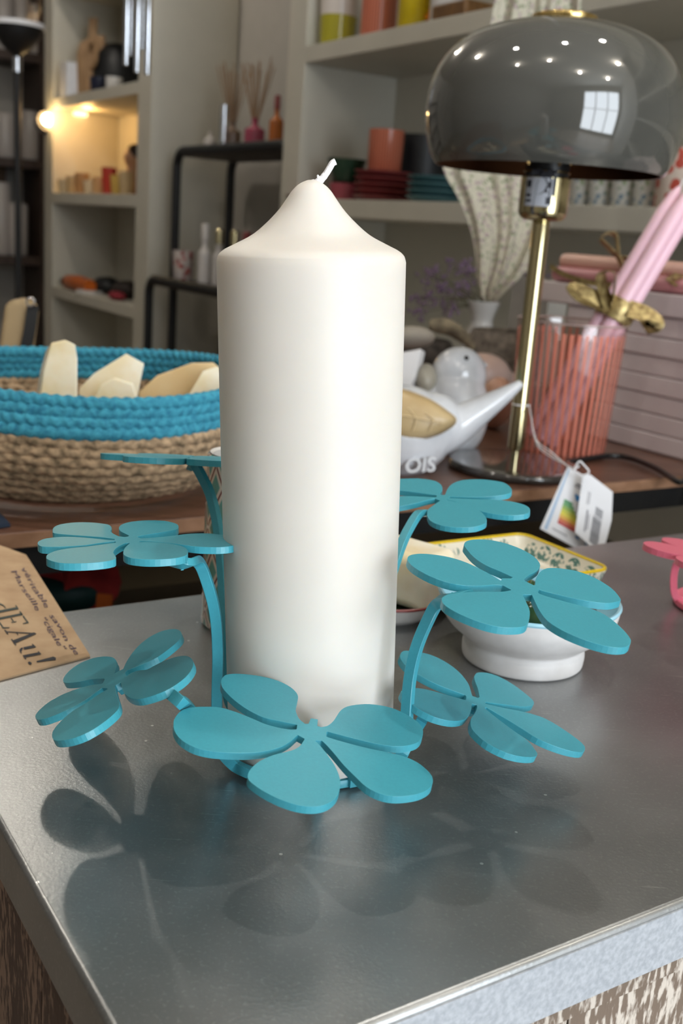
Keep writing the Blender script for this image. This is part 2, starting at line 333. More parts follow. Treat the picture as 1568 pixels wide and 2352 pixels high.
class MB:
    def __init__(s): s.v = []; s.f = []; s.uv = []
    def add(s, vs, fs, uvs=None):
        n = len(s.v); s.v += [V(v) for v in vs]; s.f += [tuple(i+n for i in f) for f in fs]
        s.uv += uvs if uvs else [[(0, 0)]*len(f) for f in fs]
        return s
    def box(s, a0, a1, b0, b1, z0, z1):
        p = [G(a, b, z) for z in (z0, z1) for a, b in ((a0, b0), (a1, b0), (a1, b1), (a0, b1))]
        return s.add(p, [(3, 2, 1, 0), (4, 5, 6, 7), (0, 1, 5, 4), (1, 2, 6, 5), (2, 3, 7, 6), (3, 0, 4, 7)])
    def lathe(s, c, prof, n=48, axis=None, caps=True, x=None):
        """prof: list of (r, h)"""
        ax = (V(axis) if axis else V((0, 0, 1))).normalized()
        if x is None:
            x = V((1, 0, 0)) if abs(ax.x) < .9 else V((0, 1, 0))
        X = (x-ax*x.dot(ax)).normalized(); Y = ax.cross(X)
        c = V(c); vs = []; fs = []; uv = []
        L = [0]
        for i in range(1, len(prof)): L.append(L[-1]+math.hypot(prof[i][0]-prof[i-1][0], prof[i][1]-prof[i-1][1]))
        for r, h in prof:
            for k in range(n):
                t = 2*math.pi*k/n; vs.append(c+ax*h+(X*math.cos(t)+Y*math.sin(t))*max(r, 1e-5))
        m_ = len(prof)
        for i in range(m_-1):
            for k in range(n):
                k2 = (k+1) % n
                fs.append((i*n+k, i*n+k2, (i+1)*n+k2, (i+1)*n+k))
                v0, v1 = L[i]/L[-1], L[i+1]/L[-1]
                uv.append([(k/n, v0), ((k+1)/n, v0), ((k+1)/n, v1), (k/n, v1)])
        if caps:
            if prof[0][0] > 1e-4: fs.append(tuple(range(n))[::-1]); uv.append([(0, 0)]*n)
            if prof[-1][0] > 1e-4: fs.append(tuple((m_-1)*n+k for k in range(n))); uv.append([(0, 1)]*n)
        return s.add(vs, fs, uv)
    def tube(s, pts, r, n=8, cap=True, flat=None, up=None, spin=0):
        pts = [V(p) for p in pts]; N = len(pts)
        rs = r if isinstance(r, (list, tuple)) else [r]*N
        vs = []; fs = []; prev = V(up) if up else None
        for i, p in enumerate(pts):
            t = (pts[min(i+1, N-1)]-pts[max(i-1, 0)]).normalized()
            if prev is None: prev = V((0, 0, 1)) if abs(t.z) < .9 else V((1, 0, 0))
            X = (prev-t*prev.dot(t))
            if X.length < 1e-6: X = t.orthogonal()
            X.normalize(); Y = t.cross(X); prev = X
            if flat:
                w, h = flat
                sc = rs[i] if not isinstance(r, (int, float)) else 1
                q = [(-w/2, -h/2), (w/2, -h/2), (w/2, h/2), (-w/2, h/2)]
                for a, b in q: vs.append(p+X*a*sc+Y*b*sc)
                n = 4
            else:
                for k in range(n):
                    a = 2*math.pi*k/n+spin; vs.append(p+(X*math.cos(a)+Y*math.sin(a))*rs[i])
        for i in range(N-1):
            for k in range(n):
                k2 = (k+1) % n; fs.append((i*n+k, i*n+k2, (i+1)*n+k2, (i+1)*n+k))
        if cap: fs.append(tuple(range(n))[::-1]); fs.append(tuple((N-1)*n+k for k in range(n)))
        return s.add(vs, fs)
    def ell(s, c, ax, n=24, m_=14):
        """ellipsoid; ax three vectors"""
        c = V(c); X, Y, Z = [V(a) for a in ax]; vs = []; fs = []
        for i in range(m_+1):
            t = math.pi*i/m_
            for k in range(n):
                p = 2*math.pi*k/n; vs.append(c+X*math.sin(t)*math.cos(p)+Y*math.sin(t)*math.sin(p)+Z*math.cos(t))
        for i in range(m_):
            for k in range(n):
                k2 = (k+1) % n; fs.append((i*n+k, i*n+k2, (i+1)*n+k2, (i+1)*n+k))
        return s.add(vs, fs)
    def prism(s, poly, off):
        """polygon of 3D points extruded by off"""
        off = V(off); n = len(poly); poly = [V(p) for p in poly]
        fs = [tuple(range(n)), tuple(range(2*n-1, n-1, -1))]
        for i in range(n):
            j = (i+1) % n; fs.append((i, i+n, j+n, j))
        return s.add(poly+[p+off for p in poly], fs)
    def build(s, name, m, parent=None, **k):
        o = mk(name, s.v, s.f, m, parent, uvs=s.uv if k.pop('uv', False) else None, **k)
        if k.get('fix', True):
            bm = bmesh.new(); bm.from_mesh(o.data); bmesh.ops.remove_doubles(bm, verts=bm.verts, dist=1e-7) if not o.data.uv_layers else None
            bmesh.ops.recalc_face_normals(bm, faces=bm.faces); bm.to_mesh(o.data); bm.free()
        return o
def smooth_path(pts, n=6, closed=False):
    pts = [V(p) for p in pts]; out = []
    P = [pts[0]*2-pts[1]]+pts+[pts[-1]*2-pts[-2]]
    for i in range(1, len(P)-2):
        for k in range(n):
            t = k/n; a, b, c, d = P[i-1], P[i], P[i+1], P[i+2]
            out.append(.5*((2*b)+(c-a)*t+(2*a-5*b+4*c-d)*t*t+(3*b-a-3*c+d)*t*t*t))
    out.append(pts[-1]); return out
def bez(prof, n=5):
    return [(p.x, p.y) for p in smooth_path([(r, h, 0) for r, h in prof], n)]
def copy_tree(o, parent=None):
    c = o.copy(); COL.objects.link(c)
    if parent is not None: c.parent = parent
    for ch in list(o.children): copy_tree(ch, c)
    return c
def text2d(body, shear=0, size=1, offset=0.0):
    cu = bpy.data.curves.new('t', 'FONT'); cu.body = body; cu.size = size; cu.shear = shear; cu.offset = offset; cu.resolution_u = 3
    o = bpy.data.objects.new('t', cu); COL.objects.link(o)
    dg = bpy.context.evaluated_depsgraph_get(); me = bpy.data.meshes.new_from_object(o.evaluated_get(dg))
    vs = [(v.co.x, v.co.y) for v in me.vertices]; fs = [tuple(p.vertices) for p in me.polygons]
    bpy.data.objects.remove(o); bpy.data.curves.remove(cu); bpy.data.meshes.remove(me)
    return vs, fs

# ================================================================== ROOM SHELL
def struct(mb, name, m, bevel=0):
    o = mb.build(name, m, smooth=False, bevel=bevel); o['kind'] = 'structure'; return o
A0, A1, B0, B1, Z0, Z1 = -2.6, 1.5, -2.5, 5.0, -.9, 1.7
struct(MB().box(A0-.1, A1+.1, B0-.1, B1+.1, Z0-.1, Z0), 'floor', FLOORM)
struct(MB().box(A0-.1, A1+.1, B0-.1, B1+.1, Z1, Z1+.1), 'ceiling', CEILM)
struct(MB().box(A1, A1+.1, B0, B1, Z0, Z1), 'wall_right', WALLP)
struct(MB().box(A0-.1, A0, B0, B1, Z0, Z1), 'wall_left', WALLP)
struct(MB().box(A0, A1, B1, B1+.1, Z0, Z1), 'wall_back', WALLP)
w = MB(); w.box(A0, -.45, B0-.1, B0, Z0, Z1); w.box(1.4, A1, B0-.1, B0, Z0, Z1); w.box(-.45, 1.4, B0-.1, B0, Z0, -.82); w.box(-.45, 1.4, B0-.1, B0, 1.45, Z1)
struct(w, 'wall_front', WALLP)
w = MB()
for a in (-.45, .16, .77, 1.36): w.box(a, a+.04, B0-.07, B0-.03, -.82, 1.45)
for z in (-.82, .35, 1.41): w.box(-.45, 1.4, B0-.07, B0-.03, z, z+.04)
struct(w, 'window_1', CREAM)

# ---- built-in shelving (its lengths run along E2, its depth along E1)
def shelving(name, b0, b1, label, wside, shelves, cat='shelving unit'):
    t = empty(name, G(1.36, (b0+b1)/2, Z0), label, cat)
    for b, w_ in wside:
        MB().box(1.23, 1.495, b, b+w_, Z0+.001, Z1-.02).build('side_panel', CREAM, t, smooth=False, bevel=.002)
    MB().box(1.475, 1.495, b0+wside[0][1], b1, Z0+.001, Z1-.02).build('back_panel', CREAM, t, smooth=False)
    for z0, z1 in shelves:
        MB().box(1.23, 1.474, b0+wside[0][1]+.001, b1-(wside[-1][1] if len(wside) > 1 else 0)-.001, z0, z1).build('shelf', CREAM, t, smooth=False, bevel=.002)
    return t
LV = [(.56, .595), (.24, .277), (-.09, -.055), (-.45, -.415), (.93, .965)]
t1 = shelving('shelving_unit', 3.04, 4.05, 'narrow cream built-in shelving unit standing left of the black metal rack', [(3.04, .105), (3.955, .095)], LV)
# right unit: the left upright is at b 2.17..2.25
t2 = empty('shelving_unit', G(1.36, 1.2, Z0), 'wide cream built-in shelving unit behind the grey mushroom lamp', 'shelving unit')
MB().box(1.23, 1.495, 2.172, 2.25, Z0+.001, Z1-.02).build('side_panel', CREAM, t2, smooth=False, bevel=.002)
MB().box(1.23, 1.495, -.35, -.29, Z0+.001, Z1-.02).build('side_panel', CREAM, t2, smooth=False, bevel=.002)
MB().box(1.475, 1.495, -.29, 2.171, Z0+.001, Z1-.02).build('back_panel', CREAM, t2, smooth=False)
for z0, z1 in LV[:3]+LV[4:]:
    MB().box(1.23, 1.474, -.289, 2.171, z0, z1).build('shelf', CREAM, t2, smooth=False, bevel=.002)
ZS1, ZS2, ZS3 = .595, .277, -.055
# dark shelving on the far wall
fs_ = empty('wall_shelving', G(.6, 4.9, Z0), 'dark brown open shelving on the far wall behind the floor lamp', 'shelving unit')
for z in (-.45, -.02, .38, .80): MB().box(-.3, 1.45, 4.72, 4.99, z, z+.035).build('shelf', DARKW, fs_, smooth=False)
for a in (-.3, 1.42): MB().box(a, a+.03, 4.721, 4.99, Z0+.001, 1.2).build('side_panel', DARKW, fs_, smooth=False)
MB().box(1.05, 1.33, 4.93, 4.985, -.015, .379).build('back_board', mat('brown_board', '#5a4128', .6), fs_, smooth=False)

# ================================================================== ZINC COUNTER
TA0, TA1, TB0, TB1 = .087, 1.15, .197, .535
ZEDGE = mat('daylit_zinc_edge', '#b9bfc6', .55, .35, col2='#a3a9b1', scale=500, bump=.05)  # window daylight on the front face painted in as paler, bluer zinc
ct = empty('counter', G(.6, .366, Z0), 'zinc-topped counter with reclaimed wood sides under the candle holder', 'counter')
m_ = MB().box(TA0, TA1, TB0, TB1, -.023, 0); o = m_.build('zinc_top', ZINC, ct, bevel=.0022, seg=4)
MB().box(TA0+.0022, TA1, TB0-.0006, TB0+.0005, -.0228, -.0024).build('front_edge', ZEDGE, ct, smooth=False)  # thin strip added over the slab face to carry the painted daylight
MB().box(TA0+.003, TA1-.01, TB0+.003, TB0+.02, -.032, -.0235).build('trim_strip', RECF, ct, smooth=False)
MB().box(TA0+.003, TA0+.018, TB0+.021, TB1-.01, -.032, -.0235).build('trim_strip', RECL, ct, smooth=False)
a = TA0+.004; k = 0
while a < TA1-.02:
    w_ = .071
    MB().box(a, min(a+w_, TA1-.01)-.0008, TB0+.004, TB0+.02, Z0+.001, -.0325).build('plank', RECF, ct, smooth=False, bevel=.0006); a += w_
b = TB0+.021
while b < TB1-.02:
    MB().box(TA0+.004, TA0+.018, b, min(b+.085, TB1-.01)-.0008, Z0+.001, -.0325).build('plank', RECL, ct, smooth=False, bevel=.0006); b += .085

# ================================================================== WALNUT TABLE
KB0, KB1 = .688, 1.30
wt = empty('display_table', G(.3, 1.0, Z0), 'walnut-topped display table with black metal frame behind the zinc counter', 'table')
MB().box(-.6, 1.15, KB0, KB1, -.011, 0).build('table_top', WOODB, wt, bevel=.001)
MB().box(-.6, 1.15, KB0-.0006, KB0, -.0105, -.0005).build('top_edge', WOODE, wt, smooth=False)
f_ = MB()
f_.box(-.59, 1.14, KB0+.006, KB0+.028, -.033, -.0112); f_.box(-.59, 1.14, KB1-.03, KB1-.008, -.033, -.0112)
f_.box(-.59, -.568, KB0+.028, KB1-.03, -.033, -.0112); f_.box(1.118, 1.14, KB0+.028, KB1-.03, -.033, -.0112)
f_.build('frame', BLACKM, wt, smooth=False)
for a, b in ((-.59, KB0+.006), (1.118, KB0+.006), (-.59, KB1-.03), (1.118, KB1-.03)):
    MB().box(a, a+.022, b, b+.022, Z0+.001, -.0332).build('leg', BLACKM, wt, smooth=False)
MB().box(-.567, 1.117, KB0+.03, KB1-.03, -.20, -.185).build('lower_shelf', TAUPE, wt, smooth=False)
LZ = -.185

# ================================================================== CANDLE HOLDER
def plate(name, c, n, petals, m, parent, org, sc, th=.0027):
    """flat flower cut from sheet metal: petals are runs of outline points (template units) laid on the flower's own plane"""
    n = V(n).normalized(); c = V(c); poly = []
    for p in petals:
        q = [V((org[0]+x/sc, org[1]+y/sc, 0)) for x, y in p]
        if len(q) > 5: q = smooth_path(q, 3)
        poly += q
    P3 = [Pl(q.x, q.y, c, n) for q in poly]
    o = MB().prism(P3, -n*th).build(name, m, parent, bevel=.00042, seg=2, ang=30)
    bm = bmesh.new(); bm.from_mesh(o.data)
    bmesh.ops.triangulate(bm, faces=[f for f in bm.faces if len(f.verts) > 4]); bm.to_mesh(o.data); bm.free()
    for p in o.data.polygons: p.use_smooth = False
    return o, c, n
def rosette(name, c, n, rot, L, m, parent, N=6, th=.0027):
    """regular flower of N petals given by its own measurements"""
    n = V(n).normalized(); X = (CR-n*CR.dot(n)).normalized(); Y = n.cross(X); pts = []
    for i in range(N):
        a = rot+i*2*math.pi/N; r0 = L*.17; prof = []
        for k in range(15):
            x = r0+(L*.67-r0)*k/14; u = k/14; prof.append((x, L*.085+(L*.245)*math.sin(u*math.pi/2)**1.35))
        for q in (.3, .55, .75, .88, .96): prof.append((L*(.67+.33*q), L*.33*math.sqrt(1-q*q)))
        run = [(x, -y) for x, y in prof]+[(L, 0)]+[(x, y) for x, y in prof[::-1]]
        ca, sa = math.cos(a), math.sin(a)
        pts += [c+X*(x*ca-y*sa)+Y*(x*sa+y*ca) for x, y in run]
    o = MB().prism(pts, -n*th).build(name, m, parent, bevel=.00042, seg=2, ang=30)
    bm = bmesh.new(); bm.from_mesh(o.data)
    bmesh.ops.triangulate(bm, faces=[f for f in bm.faces if len(f.verts) > 4]); bm.to_mesh(o.data); bm.free()
    for p in o.data.polygons: p.use_smooth = False
    return o
def stem(pts, m, parent, w=.0042, h=.0030, up=None):
    return MB().tube(smooth_path(pts, 8), 1.0, flat=(w, h), up=up).build('stem', m, parent, bevel=.0003, seg=1, ang=30)
CB = Pz(713, 1704, .004)
hd = empty('flower_candle_holder', V((CB.x, CB.y, 0)), 'teal metal candle holder of flat flowers on curved stems round the ivory candle', 'candle holder')
MB().lathe(V((CB.x, CB.y, 0)), [(.0330, .0004), (.0338, .001), (.0338, .0034), (.0334, .004)], 72).build('base_plate', TEAL, hd)
def under(c, n, *pts):
    """stem run lying under a plate through the given picture points, ending at its hub"""
    return [Pl(x, y, c, n)-n*.0043 for x, y in pts]+[c-n*.0043]
F1 = [[(742,425),(640,405),(560,385),(480,345),(410,295),(355,240),(340,205),(345,180),(370,160),(430,155),(530,165),(620,185),(690,215),(730,245),(748,275),(742,310),(735,335),(738,360),(755,395),(785,420)],
 [(803,420),(815,391),(853,397),(850,432)],
 [(870,438),(905,430),(935,405),(955,375),(975,348),(1010,328),(1080,317),(1150,318),(1240,335),(1320,370),(1380,410),(1408,450),(1405,490),(1380,520),(1330,535),(1270,540),(1180,530),(1080,507),(990,485),(905,462)],
 [(899,464),(898,488)],
 [(905,491),(960,508),(1040,530),(1120,550),(1200,567),(1300,590),(1380,625),(1430,665),(1458,700),(1460,735),(1440,765),(1390,790),(1320,803),(1250,805),(1180,790),(1110,755),(1050,700),(990,640),(940,580),(900,535),(875,511)],
 [(869,509),(842,508)],
 [(840,512),(868,540),(900,580),(935,630),(960,680),(972,730),(965,780),(940,820),(890,850),(820,860),(740,850),(650,820),(570,780),(510,740),(482,710),(485,680),(505,650),(550,615),(620,585),(690,568),(730,555),(760,535),(781,504)],
 [(781,499),(747,480)],
 [(743,483),(700,520),(640,550),(560,568),(470,575),(370,573),(280,565),(200,545),(130,505),(95,460),(88,420),(95,390),(130,350),(190,333),(270,330),(340,335),(420,358),(500,390),(570,420),(640,440),(700,450),(736,450)],
 [(740,448),(743,428)]]
F2 = [[(725,160),(650,150),(540,142),(440,135),(350,125),(338,110),(345,88),(380,70),(450,58),(530,54),(620,58),(690,68),(715,82),(718,100),(712,112),(730,128),(765,145)],
 [(800,149),(822,146)],
 [(830,140),(800,125),(770,108),(765,85),(790,65),(850,50),(950,42),(1060,46),(1130,62),(1148,80),(1140,98),(1100,108),(1020,122),(940,135),(885,145)],
 [(884,149),(900,156)],
 [(905,158),(1000,152),(1120,140),(1220,128),(1340,126),(1440,138),(1510,160),(1530,180),(1520,198),(1470,210),(1390,215),(1280,212),(1200,203),(1110,190),(1000,180),(905,175)],
 [(898,176),(896,181)],
 [(900,182),(980,182),(1080,190),(1160,205),(1200,225),(1208,248),(1190,270),(1130,285),(1030,293),(930,293),(840,283),(797,265),(793,240),(805,215),(833,190)],
 [(831,186),(812,187)],
 [(806,189),(770,205),(740,228),(730,250),(745,275),(740,292),(690,305),(600,315),(480,320),(380,315),(310,295),(297,278),(310,258),(370,235),(460,220),(560,210),(650,198),(740,186)],
 [(745,184),(743,178)],
 [(735,177),(660,185),(560,200),(450,208),(350,213),(270,210),(243,195),(250,175),(300,158),(400,148),(500,150),(600,158),(680,166),(735,168)],
 [(738,166),(736,161)]]
F3 = [[(705,1455),(760,1435),(830,1405),(900,1370),(970,1320),(1030,1270),(1055,1235),(1050,1205),(1025,1190),(980,1190),(920,1205),(850,1240),(790,1285),(740,1340),(700,1400),(680,1445)],
 [(650,1460),(625,1475)],
 [(628,1455),(640,1420),(635,1390),(610,1370),(560,1365),(490,1375),(400,1410),(330,1460),(295,1505),(297,1530),(330,1535),(400,1528),(480,1512),(558,1508)],
 [(560,1514),(548,1538)],
 [(540,1542),(470,1550),(380,1575),(290,1610),(200,1660),(140,1710),(115,1745),(125,1770),(170,1768),(250,1740),(340,1700),(430,1650),(500,1600),(545,1567)],
 [(552,1568),(574,1570)],
 [(580,1575),(520,1610),(440,1665),(350,1720),(280,1780),(230,1840),(222,1880),(240,1905),(300,1905),(380,1885),(460,1850),(540,1800),(610,1745),(650,1700),(655,1660),(640,1610),(626,1560)],
 [(630,1550),(657,1536)],
 [(664,1532),(670,1560),(685,1600),(720,1630),(770,1640),(830,1630),(920,1600),(1000,1560),(1080,1500),(1125,1440),(1130,1400),(1110,1370),(1070,1360),(1010,1370),(940,1395),(870,1430),(830,1450),(780,1455),(730,1472),(703,1490)],
 [(697,1488),(692,1470)]]
F4 = [[(475,1380),(420,1360),(340,1330),(260,1290),(190,1245),(155,1205),(150,1180),(165,1160),(210,1160),(290,1175),(370,1210),(440,1260),(490,1320),(507,1370)],
 [(512,1385),(540,1395)],
 [(548,1390),(540,1350),(525,1310),(522,1285),(540,1268),(590,1270),(650,1290),(720,1330),(780,1375),(818,1410),(815,1432),(770,1440),(700,1432),(620,1422),(580,1416)],
 [(577,1418),(578,1424)],
 [(590,1427),(680,1447),(780,1467),(880,1500),(980,1560),(1060,1620),(1078,1650),(1060,1668),(1000,1660),(920,1635),(840,1600),(760,1550),(680,1500),(620,1465),(585,1444)],
 [(580,1442),(576,1444)],
 [(578,1450),(640,1500),(720,1560),(790,1610),(830,1660),(838,1680),(820,1692),(760,1690),(680,1670),(590,1625),(530,1575),(505,1540),(505,1500),(525,1470),(536,1440)],
 [(533,1430),(512,1424)],
 [(509,1430),(505,1460),(490,1490),(460,1508),(400,1510),(320,1490),(240,1450),(180,1405),(155,1375),(160,1355),(200,1345),(270,1350),(350,1370),(420,1390),(475,1405)],
 [(480,1403),(482,1388)]]
F5 = [[(715,790),(650,760),(580,730),(520,690),(480,645),(470,625),(485,608),(530,600),(600,603),(680,620),(760,650),(820,685),(850,720),(848,745),(825,765),(795,780),(772,800)],
 [(776,808),(820,830)],
 [(828,828),(830,800),(850,765),(885,745),(950,745),(1040,760),(1130,795),(1210,845),(1250,890),(1252,908),(1200,920),(1130,915),(1040,900),(950,880),(870,860),(845,852)],
 [(842,855),(843,868)],
 [(850,873),(900,890),(1000,918),(1100,945),(1180,980),(1250,1035),(1300,1090),(1305,1120),(1280,1140),(1220,1142),(1140,1125),(1050,1095),(960,1055),(890,1010),(850,960),(825,910),(812,880)],
 [(808,877),(768,875)],
 [(766,882),(785,920),(800,960),(795,1010),(775,1035),(720,1043),(640,1038),(550,1015),(450,975),(380,935),(358,905),(370,885),(410,872),(480,865),(580,862),(660,862),(705,855)],
 [(706,852),(668,832)],
 [(663,830),(620,828),(560,832),(490,832),(400,820),(300,785),(220,740),(188,705),(195,682),(240,672),(310,675),(400,690),(480,715),(550,748),(610,780),(653,806)],
 [(658,804),(660,795),(705,795)]]
F6 = [[(398,385),(500,388),(600,385),(680,375),(708,360),(705,340),(670,315),(600,302),(520,298),(450,305),(405,325),(385,350),(375,375)],
 [(368,377),(355,376)],
 [(350,372),(362,350),(355,325),(320,305),(250,295),(180,295),(100,300),(40,315),(20,335),(40,345),(100,350),(180,358),(260,368),(330,378)],
 [(333,380),(333,385)],
 [(325,388),(260,385),(180,382),(100,388),(30,400),(0,415),(20,430),(100,440),(160,432),(230,418),(290,402),(325,395)],
 [(335,399),(346,402)],
 [(350,405),(320,425),(290,450),(285,475),(300,505),(350,528),(430,540),(520,538),(575,520),(583,495),(560,465),(520,440),(460,420),(400,406),(387,403)],
 [(384,402),(386,400)],
 [(392,403),(430,412),(500,437),(560,460),(640,475),(720,480),(790,470),(800,445),(770,425),(700,408),(600,400),(500,397),(402,392)],
 [(396,391),(395,388)]]
ZA = ((360, 1480), 2.306); ZB = ((0, 1180), 2.8); ZC = ((40, 1020), 2.8); ZD = ((850, 964), 2.184)
def cen(z, x, y): return (z[0][0]+x/z[1], z[0][1]+y/z[1])
# front
o, c, n = plate('flower', Pd(715, 1686, .366), (.088, -.074, .993), F1, TEAL, hd, *ZA)
stem([CB+V((.004, -.030, -.002)), CB+V((.005, -.037, 0)), CB+V((.005, -.0385, .010)), CB+V((.005, -.0385, .022)), Pl(718, 1668, c, n)-n*.0043, c-n*.0043], TEAL, hd)
# left upper, six petals
o, c, n = plate('flower', Pd(*cen(ZB, 835, 165), .405), (-.046, .057, .997), F2, TEAL, hd, *ZB)
stem([Pd(530, 1740, .418), Pd(503, 1700, .424), Pd(498, 1620, .424), Pd(500, 1500, .419), Pd(494, 1410, .414), Pd(476, 1338, .409), Pd(454, 1290, .406)]+under(c, n, (425, 1268), (360, 1252)), TEAL, hd, up=(1, -.6, 0))
# left lower
o, c, n = plate('flower', Pd(*cen(ZC, 630, 1510), .415), (-.44, .062, .89), F3, TEAL, hd, *ZC)
stem([Pz(640, 1790, .0035), Pz(600, 1782, .0035), Pz(565, 1771, .004), Pz(530, 1750, .006), Pd(480, 1690, .392), Pd(437, 1630, .400)]+under(c, n, (402, 1586), (350, 1548), (310, 1545)), TEAL, hd, up=(0, 0, 1))
# right lower
o, c, n = plate('flower', Pd(*cen(ZD, 535, 1415), .43), (.30, .002, .95), F4, TEAL, hd, *ZD)
stem([Pz(800, 1795, .0035), Pz(840, 1785, .0035), Pz(885, 1760, .005), Pd(922, 1730, .402), Pd(945, 1690, .408), Pd(968, 1655, .414)]+under(c, n, (990, 1618), (1030, 1605), (1060, 1602)), TEAL, hd, up=(0, 0, 1))
# right upper, largest
o, c, n = plate('flower', Pd(*cen(ZD, 745, 830), .385), (.102, -.08, .992), F5, TEAL, hd, *ZD)
stem([Pd(905, 1760, .408), Pd(930, 1715, .406), Pd(934, 1645, .404), Pd(941, 1560, .402), Pd(956, 1490, .399), Pd(980, 1430, .396), Pd(1006, 1385, .393)]+under(c, n, (1045, 1352), (1110, 1335), (1150, 1335)), TEAL, hd, up=(1, -.6, 0))
# right rear
o, c, n = plate('flower', Pd(*cen(ZD, 362, 390), .52), (-.083, -.10, .989), F6, TEAL, hd, *ZD)
stem([Pd(868, 1600, .456), Pd(872, 1480, .460), Pd(885, 1370, .465), Pd(905, 1300, .473), Pd(922, 1250, .481), Pd(940, 1212, .490), Pd(962, 1180, .50)]+under(c, n, (985, 1160), (1000, 1152)), TEAL, hd, up=(1, -.6, 0))
# left rear, seen edge-on
r_ = ray(440, 1055).normalized(); n7 = (V((.0, .0, 1))-r_*r_.z).normalized(); n7 = (n7-r_*.03).normalized()
c = Pd(438, 1050, .50)
FL7 = rosette('flower', c, n7, math.radians(3), .0418, TEAL, hd)
stem([Pd(545, 1640, .456), Pd(524, 1600, .458), Pd(520, 1500, .462), Pd(515, 1400, .466), Pd(509, 1300, .471), Pd(500, 1210, .476), Pd(484, 1140, .480), Pd(464, 1095, .484), Pd(447, 1068, .487), c-n7*.0043], TEAL, hd, up=(1, -.6, 0))

# ---- candle
top = Pd(715, 600, .3907); R_ = .0346
axis = (top-CB).normalized()
cd = empty('pillar_candle', CB, 'tall ivory pillar candle with a domed top and bent white wick', 'candle')
hs = (top-CB).dot(axis)
prof = [(.0330, 0), (.0338, .0008), (.0338, .02), (R_-.0002, hs*.6), (R_, hs-.004)]
k_ = R_/610.
sh = [(610, 775), (604, 752), (593, 730), (558, 702), (488, 668), (378, 612), (288, 540), (213, 465), (163, 400), (123, 345), (78, 305), (28, 283), (0, 281)]
prof += [(x*k_, hs+(790-y)*k_*1.02-.001) for x, y in sh]
MB().lathe(CB, prof[:5]+bez(prof[5:], 4), 96, axis=axis).build('wax_body', WAX, cd, ang=60)
tipz = CB+axis*(hs+(790-281)*k_*1.02-.0015)
wp = [tipz]+[Pd(x, y, .385) for x, y in ((722, 430), (727, 421), (738, 412), (749, 398), (757, 385), (763, 375), (770, 371))]
MB().tube(smooth_path(wp, 4), [.0014, .0014, .0013, .0014, .0014, .0017, .0018, .0016, .0014, .0014, .0015, .0014, .0013, .0012, .0013, .0012]+[.0012]*(4*7+1-16), n=9).build('wick', WICK, cd)
MB().tube([Pd(734, 413, .385), Pd(730, 405, .384), Pd(729, 402, .384)], [.0007, .0005, .0003], n=6).build('wick_fray', WICK, cd)

# ================================================================== LAMP
LB = Pz(1178, 1080, 0)
lp = empty('table_lamp', LB, 'brass table lamp with glossy smoke-grey mushroom shade on the walnut table', 'lamp')
MB().lathe(LB, bez([(.055, 0), (.0615, .001), (.063, .004), (.0615, .0075), (.055, .0085), (.0, .009)], 3), 72).build('base', mat('dark_glass_base', '#3b3734', .06, 0, coat=.6, scale=5, bump=0), lp)
MB().lathe(LB, [(.0042, .009), (.0042, .03)], 24).build('collar', BRASS, lp)
ZP = .2315
MB().lathe(LB, [(.0068, .021), (.0078, .022), (.0078, ZP), (.007, ZP+.002)], 32).build('pole', BRASS, lp)
MB().lathe(LB, bez([(.008, ZP), (.017, ZP+.001), (.0212, ZP+.005), (.0222, ZP+.012)], 4)+[(.0222, ZP+.037), (.021, ZP+.038)], 48).build('socket_cup', BRASS, lp)
sk = MB()
CA = math.atan2(-1, -.42)
vs = []; fs = []
for i in range(15):
    t = CA-.62+1.15*i/14
    for h in (ZP+.012, ZP+.0365): vs.append(LB+V((math.cos(t)*.02235, math.sin(t)*.02235, h)))
for i in range(14): fs.append((2*i, 2*i+2, 2*i+3, 2*i+1))
stk = sk.add(vs, fs).build('sticker', STICK, lp)
def wrap_text(body, h0, size, t0, par):
    vs, fs = text2d(body, size=size, offset=.01)
    return MB().add([LB+V((math.cos(t0+x/.0225)*.02245, math.sin(t0+x/.0225)*.02245, h0+y)) for x, y in vs], fs).build('lettering', INK, par, smooth=False)
wrap_text('CE', ZP+.027, .009, CA-.25, stk)
wrap_text('V', ZP+.015, .011, CA-.05, stk)
bars = MB()
for (u0, u1, h0, h1) in ((-.56, -.35, .028, .034), (-.56, -.30, .0155, .0175), (-.56, -.33, .02, .0225), (.3, .5, .014, .020), (.3, .48, .028, .033)):
    vs = []; S = 4
    for i in range(S+1):
        t = CA+u0+(u1-u0)*i/S
        for h in (h0, h1): vs.append(LB+V((math.cos(t)*.02245, math.sin(t)*.02245, ZP+h)))
    bars.add(vs, [(2*i, 2*i+2, 2*i+3, 2*i+1) for i in range(S)])
bars.build('print', INK, stk, smooth=False)
MB().lathe(LB, [(.0195, ZP+.038), (.0195, ZP+.056), (.014, ZP+.06), (.014, ZP+.07)], 40).build('socket', BLKP, lp)
RS = .1135; ZR = ZP+.0435
sp_ = bez([(.1005, 0), (.106, .009), (.1115, .028), (RS, .047), (.110, .070), (.100, .090), (.083, .106), (.060, .1165), (.035, .1215), (.022, .1225)], 5)
prof = [(r, ZR+h) for r, h in sp_]+[(r-.0022, ZR+h-.002 if h > .01 else ZR+h+.0003) for r, h in sp_[::-1] if r > .02]
shd = MB().lathe(LB, [(r, ZR+h) for r, h in sp_], 96, caps=False).build('shade', SHADE, lp, ang=80)
MB().lathe(LB, [(r-.0022, ZR+h+.0002 if h < .01 else ZR+h-.0015) for r, h in sp_[::-1]]+[(.1005, ZR)], 96, caps=False).build('shade_lining', SHIN, shd, ang=80)
MB().lathe(LB, bez([(.026, ZR+.1215), (.0285, ZR+.1235), (.0285, ZR+.1275), (.024, ZR+.1290)], 3)+[(0, ZR+.1295)], 40).build('finial', BRASSB, lp)
hp = MB()
